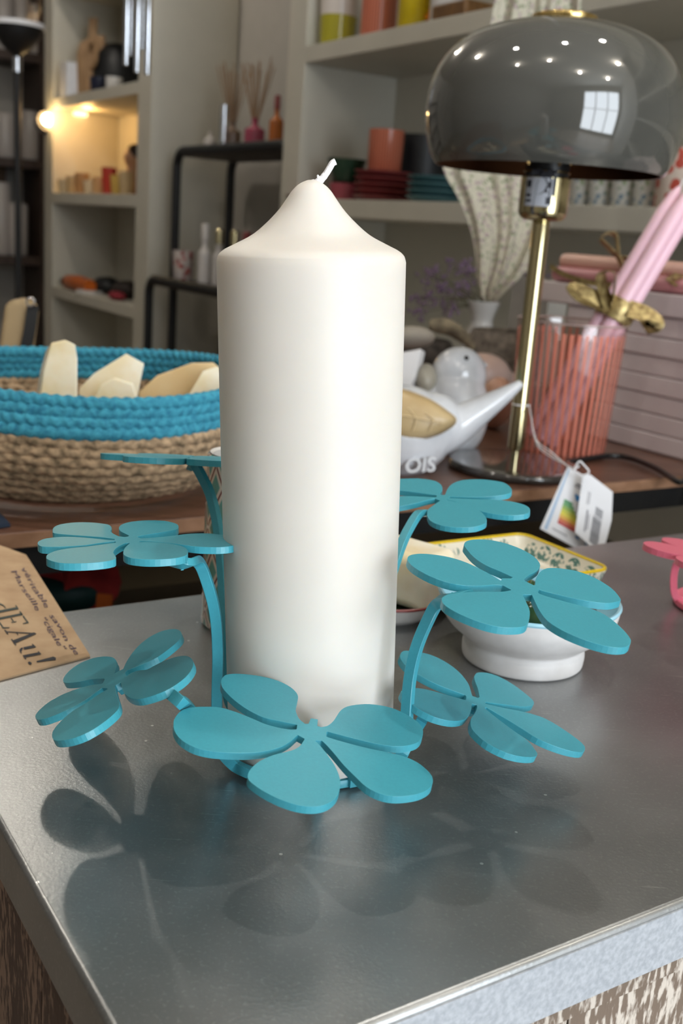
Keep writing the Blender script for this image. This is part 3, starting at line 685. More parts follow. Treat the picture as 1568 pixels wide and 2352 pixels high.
for k in range(4):
    t = math.radians(20+90*k); hp.tube([LB+V((math.cos(t)*.018, math.sin(t)*.018, ZR+.004)), LB+V((math.cos(t)*.035, math.sin(t)*.035, ZR+.022))], .0016, 8)
hp.build('support_pins', BRASSB, lp)
hp = MB().tube([LB+V((math.cos(.1+k*math.pi/10)*.0202, math.sin(.1+k*math.pi/10)*.0202, ZR-.001)) for k in range(21)], .0007, 6).build('ring', BRASSB, lp)
pr = [LB+V((.05, .03, .004)), Pz(1340, 1055, .0035), Pz(1400, 1047, .004), Pz(1450, 1053, .0045), Pz(1510, 1078, .005), Pz(1560, 1108, .004)]
e_ = PB(1585, 1125, KB0-.006)
cab = MB().tube(smooth_path(pr+[G(e_.dot(E1), KB0-.004, -.002), G(e_.dot(E1)+.006, KB0-.01, -.05), G(e_.dot(E1)+.01, KB0-.012, -.3), G(e_.dot(E1)+.01, KB0-.012, -.88)], 8), .0029, 10).build('power_cord', BLKP, lp)

# swing tags
def quad_frame(px, D):
    return [Pd(x, y, d) for (x, y), d in zip(px, D)]
def card(name, corners, m, label, parent=None, th=.0004):
    n = (corners[1]-corners[0]).cross(corners[-1]-corners[0]).normalized()
    if n.dot(CF) > 0: n = -n
    o = MB().prism([c+n*.0001 for c in corners], -n*th).build(name, m, parent, smooth=False)
    return o, n
def mapped(corners4, n, lift=.0003):
    """corners4: TL TR BR BL -> function of (u,v) v down"""
    a, b, c, d = corners4
    return lambda u, v: (a*(1-u)+b*u)*(1-v)+(d*(1-u)+c*u)*v+n*lift
def rects(f, rs, name, m, parent):
    mb = MB()
    for u0, v0, u1, v1 in rs: mb.add([f(u0, v0), f(u1, v0), f(u1, v1), f(u0, v1)], [(0, 1, 2, 3)])
    return mb.build(name, m, parent, smooth=False)
DT = .895
c1 = quad_frame([(1303, 1072), (1350, 1100), (1356, 1279), (1240, 1214)], [DT+.01]*4)
tg = empty('price_tag', c1[0], 'white swing tag with a coloured energy scale hanging from the lamp pole', 'tag')
o, n = card('card', [Pd(1303, 1072, DT+.01), Pd(1352, 1098, DT+.01), Pd(1358, 1279, DT+.01), Pd(1240, 1214, DT+.01)], PAPER, '', tg)
f = mapped([Pd(1303, 1072, DT+.01), Pd(1352, 1098, DT+.01), Pd(1358, 1279, DT+.01), Pd(1240, 1214, DT+.01)], n)
# f(u,v): u across, v down
rects(f, [(.06, .02, .12, .97), (.86, .55, .92, .97)], 'pale_blue_stripe', PALEB, o)
for i, cc in enumerate(('#3f8f5a', '#57a05a', '#8fb43c', '#c8cc2e', '#e3d622', '#e8b32a', '#d9702f', '#c23a34')):
    v = .44+.046*i
    rects(f, [(.26, v, .50+.055*i*.9, v+.040)], 'energy_bar', mat('energy_bar_colour', cc, .6), o)
vs, fs = text2d('A', size=.05)
rects(f, [(.52, .30, .68, .34), (.55, .34, .66, .38)], 'blue_mark', BLUEP, o)
rects(f, [(.66, .84, .74, .87)], 'blue_mark', BLUEP, o)
rects(f, [(.50, .15, .86, .175), (.45, .19, .86, .205), (.20, .90, .50, .915)]+[(.62, .40+.03*i, .80, .412+.03*i) for i in range(8)], 'print', mat('grey_print', '#8a8a92', .6), o)
q2 = [Pd(1345, 1095, DT), Pd(1407, 1132, DT), Pd(1384, 1278, DT), Pd(1322, 1220, DT)]
q2h = [Pd(1338, 1092, DT), Pd(1355, 1090, DT), Pd(1407, 1130, DT), Pd(1404, 1195, DT), Pd(1382, 1279, DT), Pd(1320, 1222, DT)]
tg2 = empty('price_tag', q2h[0], 'white swing tag with a barcode overlapping the energy scale tag', 'tag')
o, n = card('card', q2h, PAPER, '', tg2)
f = mapped([Pd(1338, 1092, DT), Pd(1407, 1130, DT), Pd(1382, 1279, DT), Pd(1320, 1222, DT)], n)
random.seed(3); rr = []; v = .52
while v < .93:
    h_ = random.choice((.008, .012, .018)); rr.append((.50, v, .80, v+h_)); v += h_+random.choice((.008, .012))
v = .36
while v < .50:
    h_ = random.choice((.008, .014)); rr.append((.55, v, .80, v+h_)); v += h_+.01
rects(f, rr, 'barcode', mat('barcode_print', '#6a6a70', .6), o)
rects(f, [(.28, .50, .33, .86), (.36, .55, .39, .80), (.24, .20, .26, .42), (.30, .20, .32, .40)], 'print', mat('grey_print', '#8a8a92', .6), o)
sg = MB()
SP = LB+V((.0079, -.001, .064))
for d in (0, .0012, -.0014): sg.tube(smooth_path([SP, Pd(1230, 1012+d*3000, .96), Pd(1262, 1042+d*5000, .935), Pd(1300, 1068, .905), Pd(1322, 1078, .893)], 5), .0005, 6)
sg.tube(smooth_path([Pd(1318, 1076, .893), Pd(1330, 1060, .89), Pd(1342, 1070, .89), Pd(1352, 1084, .89), Pd(1338, 1092, .891), Pd(1318, 1080, .892), Pd(1330, 1070, .89)], 5), .0008, 6)
sg.tube([LB+V((math.cos(t*.6)*.0083, math.sin(t*.6)*.0083, .064)) for t in range(12)], .0006, 6)
tag(sg.build('tag_string', WICK), 'white looped string tying the swing tags to the brass lamp pole', 'string')

# ================================================================== BIRDS
def blob(name, parts, m, parent, vox=.0016, it=6):
    mb = MB()
    for p in parts:
        if p[0] == 'e': mb.ell(*p[1:])
        else: mb.tube(*p[1:])
    o = mb.build(name, m, parent)
    r = o.modifiers.new('remesh', 'REMESH'); r.mode = 'VOXEL'; r.voxel_size = vox; r.use_smooth_shade = True
    s_ = o.modifiers.new('smooth', 'SMOOTH'); s_.factor = .6; s_.iterations = it
    return o
def frame(D0, k=1.0): return CR, CU, CF
CX = V((1, 0, 0)); CY = V((0, 1, 0)); CZ = V((0, 0, 1))
pb = Pz(915, 1080, 0)
bd = empty('bird_dish', pb, 'white glazed bird-shaped dish with a beige leaf hollow, nearer the candle', 'dish')
ux = CR; s = .95/FPX
c0 = pb+V((0, 0, .040))+V((0, .004, 0))
def off(x, y, d=0): return Pd(x, y, (c0-CC).dot(CF)+d)
parts = [('e', off(915, 990), (CR*.052, CF*.042, CU*.043)),
         ('e', off(985, 975), (CR*.034, CF*.030, CU*.030)),
         ('e', off(860, 930), (CR*.030, CF*.030, CU*.036)),
         ('t', smooth_path([off(960, 1000), off(1030, 985), off(1090, 950), off(1150, 912), off(1198, 879)], 6), [.030-.0262*(i/24)**.75 for i in range(25)], 16)]
bo = blob('body', parts, GLAZE, bd)
# leaf hollow lined with beige glaze, tilted to face up and out
def leaf_patch(c, X, Y, Z, poly, thick, name, m, par):
    mb = MB(); N = len(poly); rings = 6; vs = []; fs = []
    for i in range(rings+1):
        k = i/rings
        for (x, y) in poly: vs.append(c+X*x*k+Y*y*k+Z*thick*(1-k*k))
    for i in range(rings):
        for j in range(N):
            j2 = (j+1) % N; fs.append((i*N+j, i*N+j2, (i+1)*N+j2, (i+1)*N+j))
    return mb.add(vs, fs).build(name, m, par, ang=80)
def leaf_solid(px, D, depth, name, m, par):
    """px polygon seen frontally -> lens-shaped solid with real thickness"""
    cx = sum(p[0] for p in px)/len(px); cy = sum(p[1] for p in px)/len(px)
    vs = []; fs = []; N = len(px); R = 5
    for sgn in (-1, 1):
        for i in range(R+1):
            k = i/R
            for x, y in px: vs.append(Pd(cx+(x-cx)*k, cy+(y-cy)*k, D+sgn*depth*math.sqrt(max(0, 1-k*k))))
    for h in (0, 1):
        b = h*(R+1)*N
        for i in range(R):
            for j in range(N):
                j2 = (j+1) % N; fs.append((b+i*N+j, b+i*N+j2, b+(i+1)*N+j2, b+(i+1)*N+j))
    return MB().add(vs, fs).build(name, m, par, ang=70)
Db = (c0-CC).dot(CF)
lf = [(p.x, p.y) for p in smooth_path([(V((x, y, 0))) for x, y in ((850, 900), (880, 888), (925, 893), (985, 915), (1030, 945), (1048, 962), (1040, 980), (1005, 1000), (960, 1012), (915, 1010), (870, 990), (845, 950), (850, 900))], 4)][:-1]
hl = leaf_solid(lf, Db-.036, .010, 'leaf_hollow', BEIGEG, bd)
vn = MB()
vn.tube(smooth_path([Pd(x, y, Db-.0475) for x, y in ((880, 950), (930, 955), (980, 965), (1020, 972))], 4), .0006, 6)
for x in (905, 945, 985): vn.tube([Pd(x+12, 957+(x-905)*.1, Db-.0475), Pd(x-8, 925+(x-905)*.3, Db-.0455)], .0005, 6); vn.tube([Pd(x+12, 957+(x-905)*.1, Db-.0475), Pd(x+2, 990, Db-.0455)], .0005, 6)
vn.build('leaf_veins', mat('pale_beige_glaze', '#d9c296', .35), hl)
# raised round letters on the belly
def emboss(body, x, y, h, D, par):
    vs, fs = text2d(body, size=1.3, offset=.02)
    f = lambda u, v: Pd(x+u*h+v*h*.1, y-v*h+u*h*-.05, D)
    mb = MB().add([f(*p) for p in vs], fs); o = mb.build('embossed_letters', GLAZE, par, smooth=False)
    sd_ = o.modifiers.new('sol', 'SOLIDIFY'); sd_.thickness = .0024; sd_.offset = 0
    return o
emboss('OIS', 928, 1086, 36, Db-.0318, bd)
pb = Pz(1045, 1035, 0)
bd = empty('bird_figurine', pb, 'white glazed songbird figurine with a small black eye, behind the bird dish', 'figurine')
c0 = pb+V((0, 0, .05)); Db = (c0-CC).dot(CF); s = Db/FPX
def off(x, y, d=0): return Pd(x, y, Db+d)
parts = [('e', off(1048, 940), (CR*74*s, CF*.036, CU*112*s)), ('e', off(1053, 862), (CR*64*s, CF*.030, CU*66*s)),
         ('t', [off(1092, 832), off(1108, 836), off(1120, 840)], [.006, .004, .0015], 10), ('e', off(985, 930), (CR*54*s, CF*.026, CU*56*s))]
blob('body', parts, GLAZE, bd)
MB().ell(off(1071, 822, -.0265), (CR*.0024, CF*.0016, CU*.0024)).build('eye', BLKP, bd)
wgp = [(978+27*math.cos(t*math.pi/12), 872+38*math.sin(t*math.pi/12)) for t in range(24)]
leaf_solid(wgp, Db-.012, .016, 'wing', mat('grey_beige_glaze', '#a39c8d', .35), bd)

# pale blush ornaments behind the birds
def ornament(px, base, rad, label, m, cat='ornament', name='ornament', nub=None):
    b_ = Pz(*base, 0); D = (b_-CC).dot(CF); s = D/FPX; rx, rz = rad
    c = b_+V((0, 0, rz*s))
    t = empty(name, b_, label, cat)
    parts = [('e', c, (CR*rx*s, CF*rz*s*1.1, CZ*rz*s))]
    if nub: parts.append(('t', [c+CR*rx*s*.6, c+CR*rx*s*.95, c+CR*rx*s*1.25+CZ*.002], [rz*s*.6, rz*s*.32, rz*s*.18], 12))
    blob('body', parts, m, t, vox=.0025); return t
ornament(None, (1090, 935), (78, 62), 'blush ceramic ornament with a small nub, behind the songbird figurine', PINKC, nub=True)
ornament(None, (1132, 985), (40, 60), 'peach rounded ornament left of the coral striped glass', mat('peach_ceramic', '#c99f86', .45, 0, col2='#b88a72', scale=10))
gb = Pz(1150, 905, 0)
t = empty('wicker_bundle', gb, 'grey wicker basket behind the blush ornament', 'basket')
MB().lathe(gb+V((0, .02, 0)), bez([(.035, 0), (.05, .02), (.055, .06), (.05, .085), (.045, .084), (.045, .03)], 4), 32).build('weave', GREYW, t)
gb = Pz(985, 880, 0)
t = empty('wicker_bundle', gb, 'dark grey wicker basket just right of the candle', 'basket')
MB().lathe(gb+V((-.02, .02, 0)), bez([(.035, 0), (.05, .02), (.055, .045), (.05, .06), (.045, .06), (.045, .02)], 4), 32).build('weave', mat('dark_wicker', '#5f5750', .85, 0, col2='#3a3431', scale=90, bump=.5), t)
dw = Pz(1000, 890, 0)
o = MB().tube(smooth_path([Pd(985, 745, 1.33), Pd(1030, 752, 1.33), Pd(1065, 775, 1.33), Pd(1085, 800, 1.34)], 5), [.006, .008, .009, .010, .010, .010, .0095, .009, .009, .008, .008, .007, .006, .006, .005, .004], 12).build('driftwood', mat('driftwood_bark', '#93876e', .9, 0, col2='#5f5646', scale=60, bump=.5))
tag(o, 'pale twisted driftwood stick lying on the wicker basket', 'driftwood')
o = MB().ell(Pd(945, 775, 1.28), (CR*.028, CF*.02, CU*.013)).build('pebble', mat('grey_stone', '#a59d90', .8)); tag(o, 'flat grey stone leaning beside the candle on the dark wicker basket', 'stone')
# folded white paper
pp = [Pd(x, y, 1.06) for x, y in ((915, 810), (967, 800), (952, 868), (935, 900), (900, 890))]
o = MB().prism(pp, CF*.02+CR*.006).build('folded_paper', mat('white_tissue', '#dad6d4', .8, 0, scale=30, bump=.5, bd=.004), smooth=False, bevel=.002); tag(o, 'crumpled white paper parcel between the candle and the songbird', 'paper')

# dried flowers in a small white bud vase
vb = Pz(1095, 850, 0); vb = V((vb.x, vb.y, 0))
t = empty('bud_vase', vb, 'small white bud vase behind the songbird figurine', 'vase')
Dv = (vb-CC).dot(CF); sv = Dv/FPX
MB().lathe(vb, bez([(.012, 0), (.026, .01), (.031, .045), (.02, .075), (.019, .088), (.028, .112), (.027, .113), (.017, .09)], 4), 32).build('body', GLASSC if False else WHITEC, t)
bt = vb+V((0, 0, .10))
fl = empty('dried_flower_bouquet', bt, 'bunch of dried purple flowers standing in the white bud vase', 'flowers')
random.seed(11); st = MB(); bl = MB()
for i in range(34):
    x = random.gauss(1090, 62); y = random.uniform(595, 700); d = Dv+random.uniform(-.08, .08)
    if i > 24: x = random.uniform(950, 1050); y = random.uniform(650, 725)
    e = Pd(x, y, d); mid = (bt+e)/2+V((random.uniform(-.01, .01), 0, .01))
    st.tube(smooth_path([bt, mid, e], 4), .0006, 4)
    for j in range(9):
        q = e+V([random.gauss(0, .007) for _ in range(3)]); r = random.uniform(.0018, .004); bl.ell(q, (CX*r, CY*r, CZ*r), 6, 4)
st.build('stems', STEMG, fl); bl.build('blossoms', PURPLE, fl)

# ================================================================== CORAL STRIPED GLASS + TAPERS
vg = G(.80, .82, 0)
t = empty('striped_vase', vg, 'wide clear glass with coral vertical stripes on the walnut table beside the boxes', 'glass vase')
RV = .0565
o = MB().lathe(vg, [(.048, .0005), (.050, .004), (RV-.001, .126), (RV, .137)], 92, caps=False).build('glass_wall', STRG, t, uv=True)
MB().lathe(vg, [(.048, .0005), (.048, .005)], 48).build('glass_base', mat('coral_glass_base', '#c9806c', .1, 0, trans=.4, bump=0), t)
MB().tube([vg+V((math.cos(k*math.pi/24)*RV, math.sin(k*math.pi/24)*RV, .137)) for k in range(49)], .0011, 6, cap=False).build('rim', mat('clear_rim', '#e0c8c0', .05, 0, trans=.6, bump=0), t)
p0 = vg+V((-.021, -.009, .012)); p1 = Pd(1580, 440, 1.10); dr = (p1-p0).normalized()
sx_ = dr.cross(CF).normalized(); sy_ = dr.cross(sx_)
for i, (u, v, lb) in enumerate(((-1.15, -.3, 'leftmost pink taper candle leaning in the coral striped glass'), (.0, -1.0, 'front pink taper candle leaning in the coral striped glass'), (1.15, -.2, 'rightmost pink taper candle leaning in the coral striped glass'), (0, .9, 'rear pink taper candle leaning in the coral striped glass'))):
    cdl = empty('taper_candle', p0, lb, 'candle', 'pink tapers leaning in the coral striped glass')
    o_ = sx_*u*.0088+sy_*v*.0088
    L_ = (p1-p0).length
    MB().tube([p0+o_+dr*L_*k for k in (0, .01, .9, .97, 1)], [.0075, .0085, .0085, .006, .002], 18).build('wax_body', TAPER, cdl)
    MB().tube([p0+o_+dr*L_, p0+o_+dr*(L_+.012)], .0006, 6).build('wick', WICK, cdl)
def ribbon(pts, w, m, name, par, up, th=.0006):
    return MB().tube(smooth_path(pts, 5), 1.0, flat=(w, th), up=up).build(name, m, par, ang=60)
pr_ = p0+dr*(((Pd(1420, 718, 1.11)-p0)).dot(dr)); 
bw = empty('gold_bow', pr_, 'gold ribbon bow tied round the leaning pink tapers', 'ribbon')
MB().lathe(pr_-dr*.011, [(.0195, 0), (.020, .001), (.020, .0215), (.0195, .0225)], 28, axis=dr, caps=False).build('band', GOLDR, bw, ang=60)
kn = pr_-CF*.02-CR*.012
lp1 = [kn, kn-CR*.006+CU*.018, kn-CR*.010+CU*.034-CF*.006, kn+CR*.002+CU*.034-CF*.012, kn+CR*.004+CU*.014, kn]
ribbon(lp1, .018, GOLDR, 'loop', bw, CF*.4+CR*.6)
lp2 = [kn, kn-CR*.02+CU*.006, kn-CR*.034+CU*.010-CF*.006, kn-CR*.038+CU*.020, kn-CR*.018+CU*.014, kn]
ribbon(lp2, .014, GOLDR, 'loop', bw, CF*.5+CU*.6)
ribbon([kn+CR*.02, kn+CR*.036-CU*.006, kn+CR*.044-CU*.018-CF*.008, kn+CR*.035-CU*.02], .02, GOLDR, 'tail', bw, CU+CF*.3)

# ================================================================== BOXES
zb = 0
names = ['lowest', 'second from the bottom', 'third from the bottom', 'fourth from the bottom', 'fifth from the bottom', 'sixth from the bottom']
def flatbox(z, h, b0, b1, a0, label, group):
    t = empty('gift_box', G(a0+.1, (b0+b1)/2, z), label, 'box', group)
    MB().box(a0+.0025, 1.1, b0+.0025, b1-.0025, z, z+h*.2).build('tray', BOXM, t, smooth=False)
    MB().box(a0, 1.102, b0, b1, z+.0012, z+h-.0004).build('lid', BOXM, t, smooth=False, bevel=.0012)
for i in range(6):
    flatbox(.0003+i*.0205, .0205, .42+random.uniform(-.003, .003), .885+random.uniform(-.004, .004), .909+random.uniform(-.0015, .0015), 'pale pink flat card box, %s of the tall stack' % names[i], 'stacked pale pink boxes')
flatbox(.1236, .022, .50, .945, .912, 'pale pink flat card box just under the topmost box of the stack', 'stacked pale pink boxes')
flatbox(.1459, .0245, .50, .995, .908, 'pale pink flat card box topmost of the stack, holding the dusty pink tapers', 'stacked pale pink boxes')
ZT = .170
random.seed(5)
for i, (da, dz, lb) in enumerate(((.0, .0, 'dusty pink taper lying nearest on the topmost box'), (.02, .0, 'dusty pink taper lying furthest back on the topmost box'), (.01, .0155, 'pale pink taper lying on top of the two on the box'))):
    c_ = empty('taper_candle', G(.925+da, .97, ZT+dz+.0002), lb, 'candle', 'tapers lying on the boxes')
    MB().tube([G(.925+da, b, ZT+.0095+dz) for b in (.985, .98, .72, .70)], [.0085, .0092, .0092, .004], 16).build('wax_body', TAPER2 if i < 2 else mat('pale_peach_wax', '#e6b8a6', .35), c_)
bw = empty('gold_bow', G(.93, .90, ZT+.02), 'gold ribbon bow round the dusty pink tapers on the topmost box', 'ribbon')
kn = G(.918, .882, ZT+.034)
ribbon([kn, kn-CR*.010+CU*.010, kn-CR*.020+CU*.022, kn-CR*.004+CU*.026, kn], .014, GOLDR, 'loop', bw, CF)
ribbon([kn, kn+CR*.014-CU*.002, kn+CR*.022-CU*.014, kn+CR*.018-CU*.03, kn+CR*.008-CU*.018, kn], .016, GOLDR, 'loop', bw, CF+CR*.3)
ribbon([G(.913, .985, ZT+.018), G(.912, .96, ZT+.010), G(.911, .92, ZT+.004), G(.914, .88, ZT+.003)], .006, GOLDR, 'tail', bw, CU)
bw = empty('gold_bow', G(.93, .80, ZT), 'gold ribbon loop at the right end of the topmost box', 'ribbon')
kn = G(.915, .80, ZT+.012)
ribbon([kn, kn+CR*.03+CU*.016, kn+CR*.06+CU*.018, kn+CR*.05-CU*.002, kn], .02, GOLDR, 'loop', bw, CF+CU)
o = MB().box(.914, .95, .82, .86, .1232, .1236).build('red_card', REDC, smooth=False); tag(o, 'thin red card slipped between two pale pink boxes', 'card')

# ================================================================== BASKET
BKC = G(0, 0, 0)+V((-.223, .862, 0))
bk = empty('jute_basket', BKC, 'round coiled jute basket with bright blue rim holding soap chunks', 'basket')
def coil_wall(rows, c, ro, name, m, parent, k=70, squash=1.0, mm=3, braid=False):
    """rows: (radius, z, rope radius)"""
    mb = MB(); n = 900
    for ri, (R, z, r) in enumerate(rows):
        vs = []; fs = []; q = 14; sgn = 1 if (ri % 2 or not braid) else -1
        for i in range(n):
            t = 2*math.pi*i/n
            for j in range(q):
                a = 2*math.pi*j/q
                rr = r*(1+.12*math.sin(round(k*R/.14)*t+sgn*a*mm))
                wob = .0012*math.sin(3*t+ri)
                d = R+wob+rr*math.cos(a)
                vs.append(c+V((math.cos(t)*d, math.sin(t)*d*squash, z+rr*1.08*math.sin(a)+.004*math.sin(2*t+.6)*min(1, z/.05))))
        for i in range(n):
            i2 = (i+1) % n
            for j in range(q):
                j2 = (j+1) % q; fs.append((i*q+j, i2*q+j, i2*q+j2, i*q+j2))
        mb.add(vs, fs)
    return mb.build(name, m, parent, ang=180)
ROWS = []
z = .005
prof_b = bez([(.095, .005), (.122, .014), (.140, .032), (.147, .052), (.1475, .066), (.143, .088)], 8)
zs = [.0047+i*.0068 for i in range(13)]
def rad_at(z):
    for (r0, h0), (r1, h1) in zip(prof_b, prof_b[1:]):
        if h0 <= z <= h1: return r0+(r1-r0)*(z-h0)/max(1e-6, h1-h0)
    return prof_b[0][0] if z < prof_b[0][1] else prof_b[-1][0]
rows = [(rad_at(z), z, .0045) for z in zs]
coil_wall(rows[:9], BKC, 0, 'body', ROPEN, bk)
coil_wall(rows[9:], BKC, 0, 'blue_rim', ROPEB, bk, k=110, mm=2, braid=True)
coil_wall([(.095-i*.0085, .0047, .0045) for i in range(1, 11)], BKC, 0, 'bottom', ROPEN, bk)
# soap chunks (irregular cut blocks): polygon seen from the front, with real depth
def chunk(px, D, depth, label, m=SOAP, back=.82, name='soap_chunk', sh=(0, 0)):
    f = [Pd(x, y, D) for x, y in px]
    cx = sum(p[0] for p in px)/len(px); cy = sum(p[1] for p in px)/len(px)
    bk_ = [Pd(cx+(x-cx)*back+sh[0], cy+(y-cy)*back+sh[1], D+depth) for x, y in px]
    bm = bmesh.new()
    for p in f+bk_: bm.verts.new(p)
    bmesh.ops.convex_hull(bm, input=bm.verts)
    me_v = [v.co.copy() for v in bm.verts]; bm.verts.index_update(); fs = [tuple(v.index for v in fc.verts) for fc in bm.faces]; bm.free()
    o = mk(name, me_v, fs, m, None, smooth=False, bevel=.0014)
    return tag(o, label, 'soap', 'soap chunks in the basket')
chunk([(118, 786), (150, 779), (173, 790), (179, 830), (178, 990), (80, 990), (100, 850)], .80, .02, 'tall upright cream soap slab at the left of the basket', sh=(-16, 4))
chunk([(182, 892), (215, 858), (290, 812), (331, 835), (320, 880), (300, 985), (185, 985)], .855, .03, 'cream soap wedge with a pointed top, behind the small faceted chunk')
chunk([(232, 882), (262, 866), (306, 880), (326, 950), (300, 1000), (215, 1000), (205, 940)], .80, .03, 'small faceted soap chunk low in front of the pointed wedge', SOAP)
chunk([(318, 900), (360, 862), (440, 833), (490, 832), (512, 850), (515, 970), (318, 980)], .865, .03, 'large amber soap block with a rounded top, behind the last wedge', SOAPC)
chunk([(405, 955), (466, 852), (500, 842), (512, 880), (508, 965), (400, 965)], .84, .022, 'cream soap wedge beside the candle at the right of the basket', SOAP)
chunk([(318, 940), (345, 928), (338, 990), (312, 990)], .80, .012, 'tiny soap offcut between the faceted chunk and the large block', SOAP)

# kraft sign
A_ = Pz(207, 1505, .001); B_ = Pz(-30, 1568, .001); C_ = Pd(60, 1274, .64)
nk = (B_-A_).cross(C_-A_).normalized()
if nk.z < 0: nk = -nk
kp = [Pl(x, y, A_, nk) for x, y in ((207, 1505), (60, 1274), (0, 1252), (-90, 1222), (-190, 1300), (-150, 1600), (-30, 1568))]
ks = empty('kraft_sign', A_, 'kraft paper sign lettered and handwritten, leaning between counter and basket table', 'sign')
kc = MB().prism([p for p in kp], -nk*.0009).build('card', KRAFT, ks, smooth=False)
def on_sign(px, py, lift=.0004): return Pl(px, py, A_, nk)+nk*lift
def sign_text(vs, fs, O, vx, vy, m, name):
    return MB().add([on_sign(O[0]+x*vx[0]+y*vy[0], O[1]+x*vx[1]+y*vy[1]) for x, y in vs], fs).build(name, m, kc, smooth=False)
def polys(ps): 
    vs = []; fs = []
    for p in ps: fs.append(tuple(range(len(vs), len(vs)+len(p)))); vs += p
    return vs, fs
def arcpoly(cx, cy, rx, ry, t0, t1, w0, w1, n=10):
    o_ = []; i_ = []
    for k in range(n+1):
        t = math.radians(t0+(t1-t0)*k/n); w_ = w0+(w1-w0)*math.sin(math.pi*k/n)
        o_.append((cx+rx*math.cos(t), cy+ry*math.sin(t))); i_.append((cx+(rx-w_)*math.cos(t), cy+(ry-w_*.8)*math.sin(t)))
    return [[o_[k], o_[k+1], i_[k+1], i_[k]] for k in range(n)]
GL = {
 '!': [[(.0, .32), (.05, .32), (.10, 1.0), (.02, 1.06), (-.05, 1.0)], [(.025+.065*math.cos(k*.785), .06+.065*math.sin(k*.785)) for k in range(8)]],
 'A': [[(.0, 0), (.2, 0), (.2, .05), (.0, .05)], [(.07, .05), (.11, .05), (.36, .80), (.34, .88)], [(.40, 1.0), (.62, .05), (.48, .05), (.33, .93)], [(.42, 0), (.70, 0), (.70, .05), (.42, .05)], [(.2, .33), (.30, .33), (.30, .37), (.22, .37)]],
 'u': [[(.02, .62), (.18, .66), (.18, .20), (.08, .22), (.08, .58), (.02, .58)]]+arcpoly(.25, .2, .17, .2, 180, 290, .03, .09)+[[(.36, .64), (.50, .66), (.50, .05), (.58, .05), (.58, 0), (.40, 0), (.40, .6), (.36, .6)]],
 'E': [[(.08, 0), (.16, 0), (.16, 1.0), (.08, 1.0)], [(0, .95), (.16, .95), (.16, 1.0), (0, 1.0)], [(.20, .95), (.48, .95), (.50, .78), (.53, .78), (.53, 1.0), (.20, 1.0)], [(.20, .50), (.36, .50), (.36, .42), (.39, .42), (.39, .62), (.36, .62), (.36, .54), (.20, .54)], [(.20, 0), (.55, 0), (.58, .24), (.55, .24), (.50, .05), (.20, .05)]],
 'd': [[(.36, 0), (.45, 0), (.45, 1.0), (.28, 1.0), (.28, .96), (.36, .96)], [(.45, 0), (.52, 0), (.52, .05), (.45, .05)]]+arcpoly(.25, .30, .25, .30, 70, 290, .02, .09),
 'a': [[(.28, .05), (.37, .05), (.37, .5), (.28, .5)], [(.37, 0), (.45, 0), (.45, .05), (.37, .05)]]+arcpoly(.21, .48, .16, .16, 0, 150, .03, .08)+arcpoly(.2, .18, .2, .18, 60, 320, .02, .08),
 'C': arcpoly(.4, .5, .4, .5, 40, 320, .03, .12, 16),
}
vy_ = (60, -12); vx_ = (.585*62, .811*62)
for ch, x, mm in (('!', 0, INK), ('u', -.74, INK), ('A', -1.50, INK), ('E', -2.12, INKG), ('d', -2.68, INKG), ('a', -3.15, INKG), ('C', -4.0, INK)):
    vs, fs = polys(GL[ch]); sign_text([(a+x, b) for a, b in vs], fs, (64, 1524), vx_, vy_, mm, 'stencil_letter')
def hand(body, p0, p1, hgt, name='handwriting'):
    vs, fs = text2d(body, shear=.25); X0 = max(v[0] for v in vs)
    dx, dy = p1[0]-p0[0], p1[1]-p0[1]; l_ = math.hypot(dx, dy)
    ny = (dy/l_*hgt, -dx/l_*hgt)
    sign_text([(v[0]/X0, v[1]+.08*math.sin(v[0]*2.7)) for v in vs], fs, p0, (dx, dy), ny, PEN, name)
hand('v\u00e9ritable  savon de', (46, 1306), (172, 1508), 17)
hand('Marseille  "cigale"', (23, 1312), (143, 1498), 17)

# navy card on the walnut table
nv = [Pz(-60, 1180, .0006), Pz(2, 1186, .0006), Pz(24, 1210, .0006), Pz(-60, 1222, .0006)]
o = MB().prism(nv, (0, 0, .002)).build('booklet', NAVY, smooth=False); tag(o, 'navy blue booklet on the walnut table edge in front of the basket', 'booklet')
# lower shelf things seen between the tables
def hit_low(x, y): return Pz(x, y, LZ)
c_ = hit_low(190, 1345)
t = empty('folded_cloth', c_, 'red cloth bag with eyelets on the lower shelf under the basket', 'bag')
pts_ = [Pz(x, y, LZ+.03) for x, y in ((95, 1335), (140, 1318), (185, 1322), (215, 1345))]
MB().tube(smooth_path(pts_, 5), [.03]*16, 12).build('cloth', REDC, t)
c_ = hit_low(150, 1385); o = MB().lathe(V((c_.x, c_.y, LZ)), bez([(.02, 0), (.04, .004), (.045, .02), (.035, .034), (.0, .038)], 4), 28).build('tin', mat('dark_green_tin', '#1f4a4a', .5), None); tag(o, 'dark green round tin on the lower shelf beside the red bag', 'tin')
oc = [Pz(x, y, LZ+.03) for x, y in ((222, 1362), (257, 1362))]
o = MB().prism([Pd(222, 1363, 1.0), Pd(258, 1366, 1.0), Pd(256, 1420, 1.0), Pd(218, 1420, 1.0)], CF*.002).build('orange_tag', ORTAG, smooth=False); tag(o, 'small orange card standing on the lower shelf right of the red bag', 'card')
bx_ = PB(425, 1340, 1.05)
o = MB().box(bx_.dot(E1)-.12, bx_.dot(E1)+.10, 1.05, 1.20, LZ+.0002, LZ+.12).build('cardboard_box', mat('cardboard', '#8f7a58', .8), smooth=False); tag(o, 'brown cardboard box on the lower shelf behind the tiled vase', 'box')

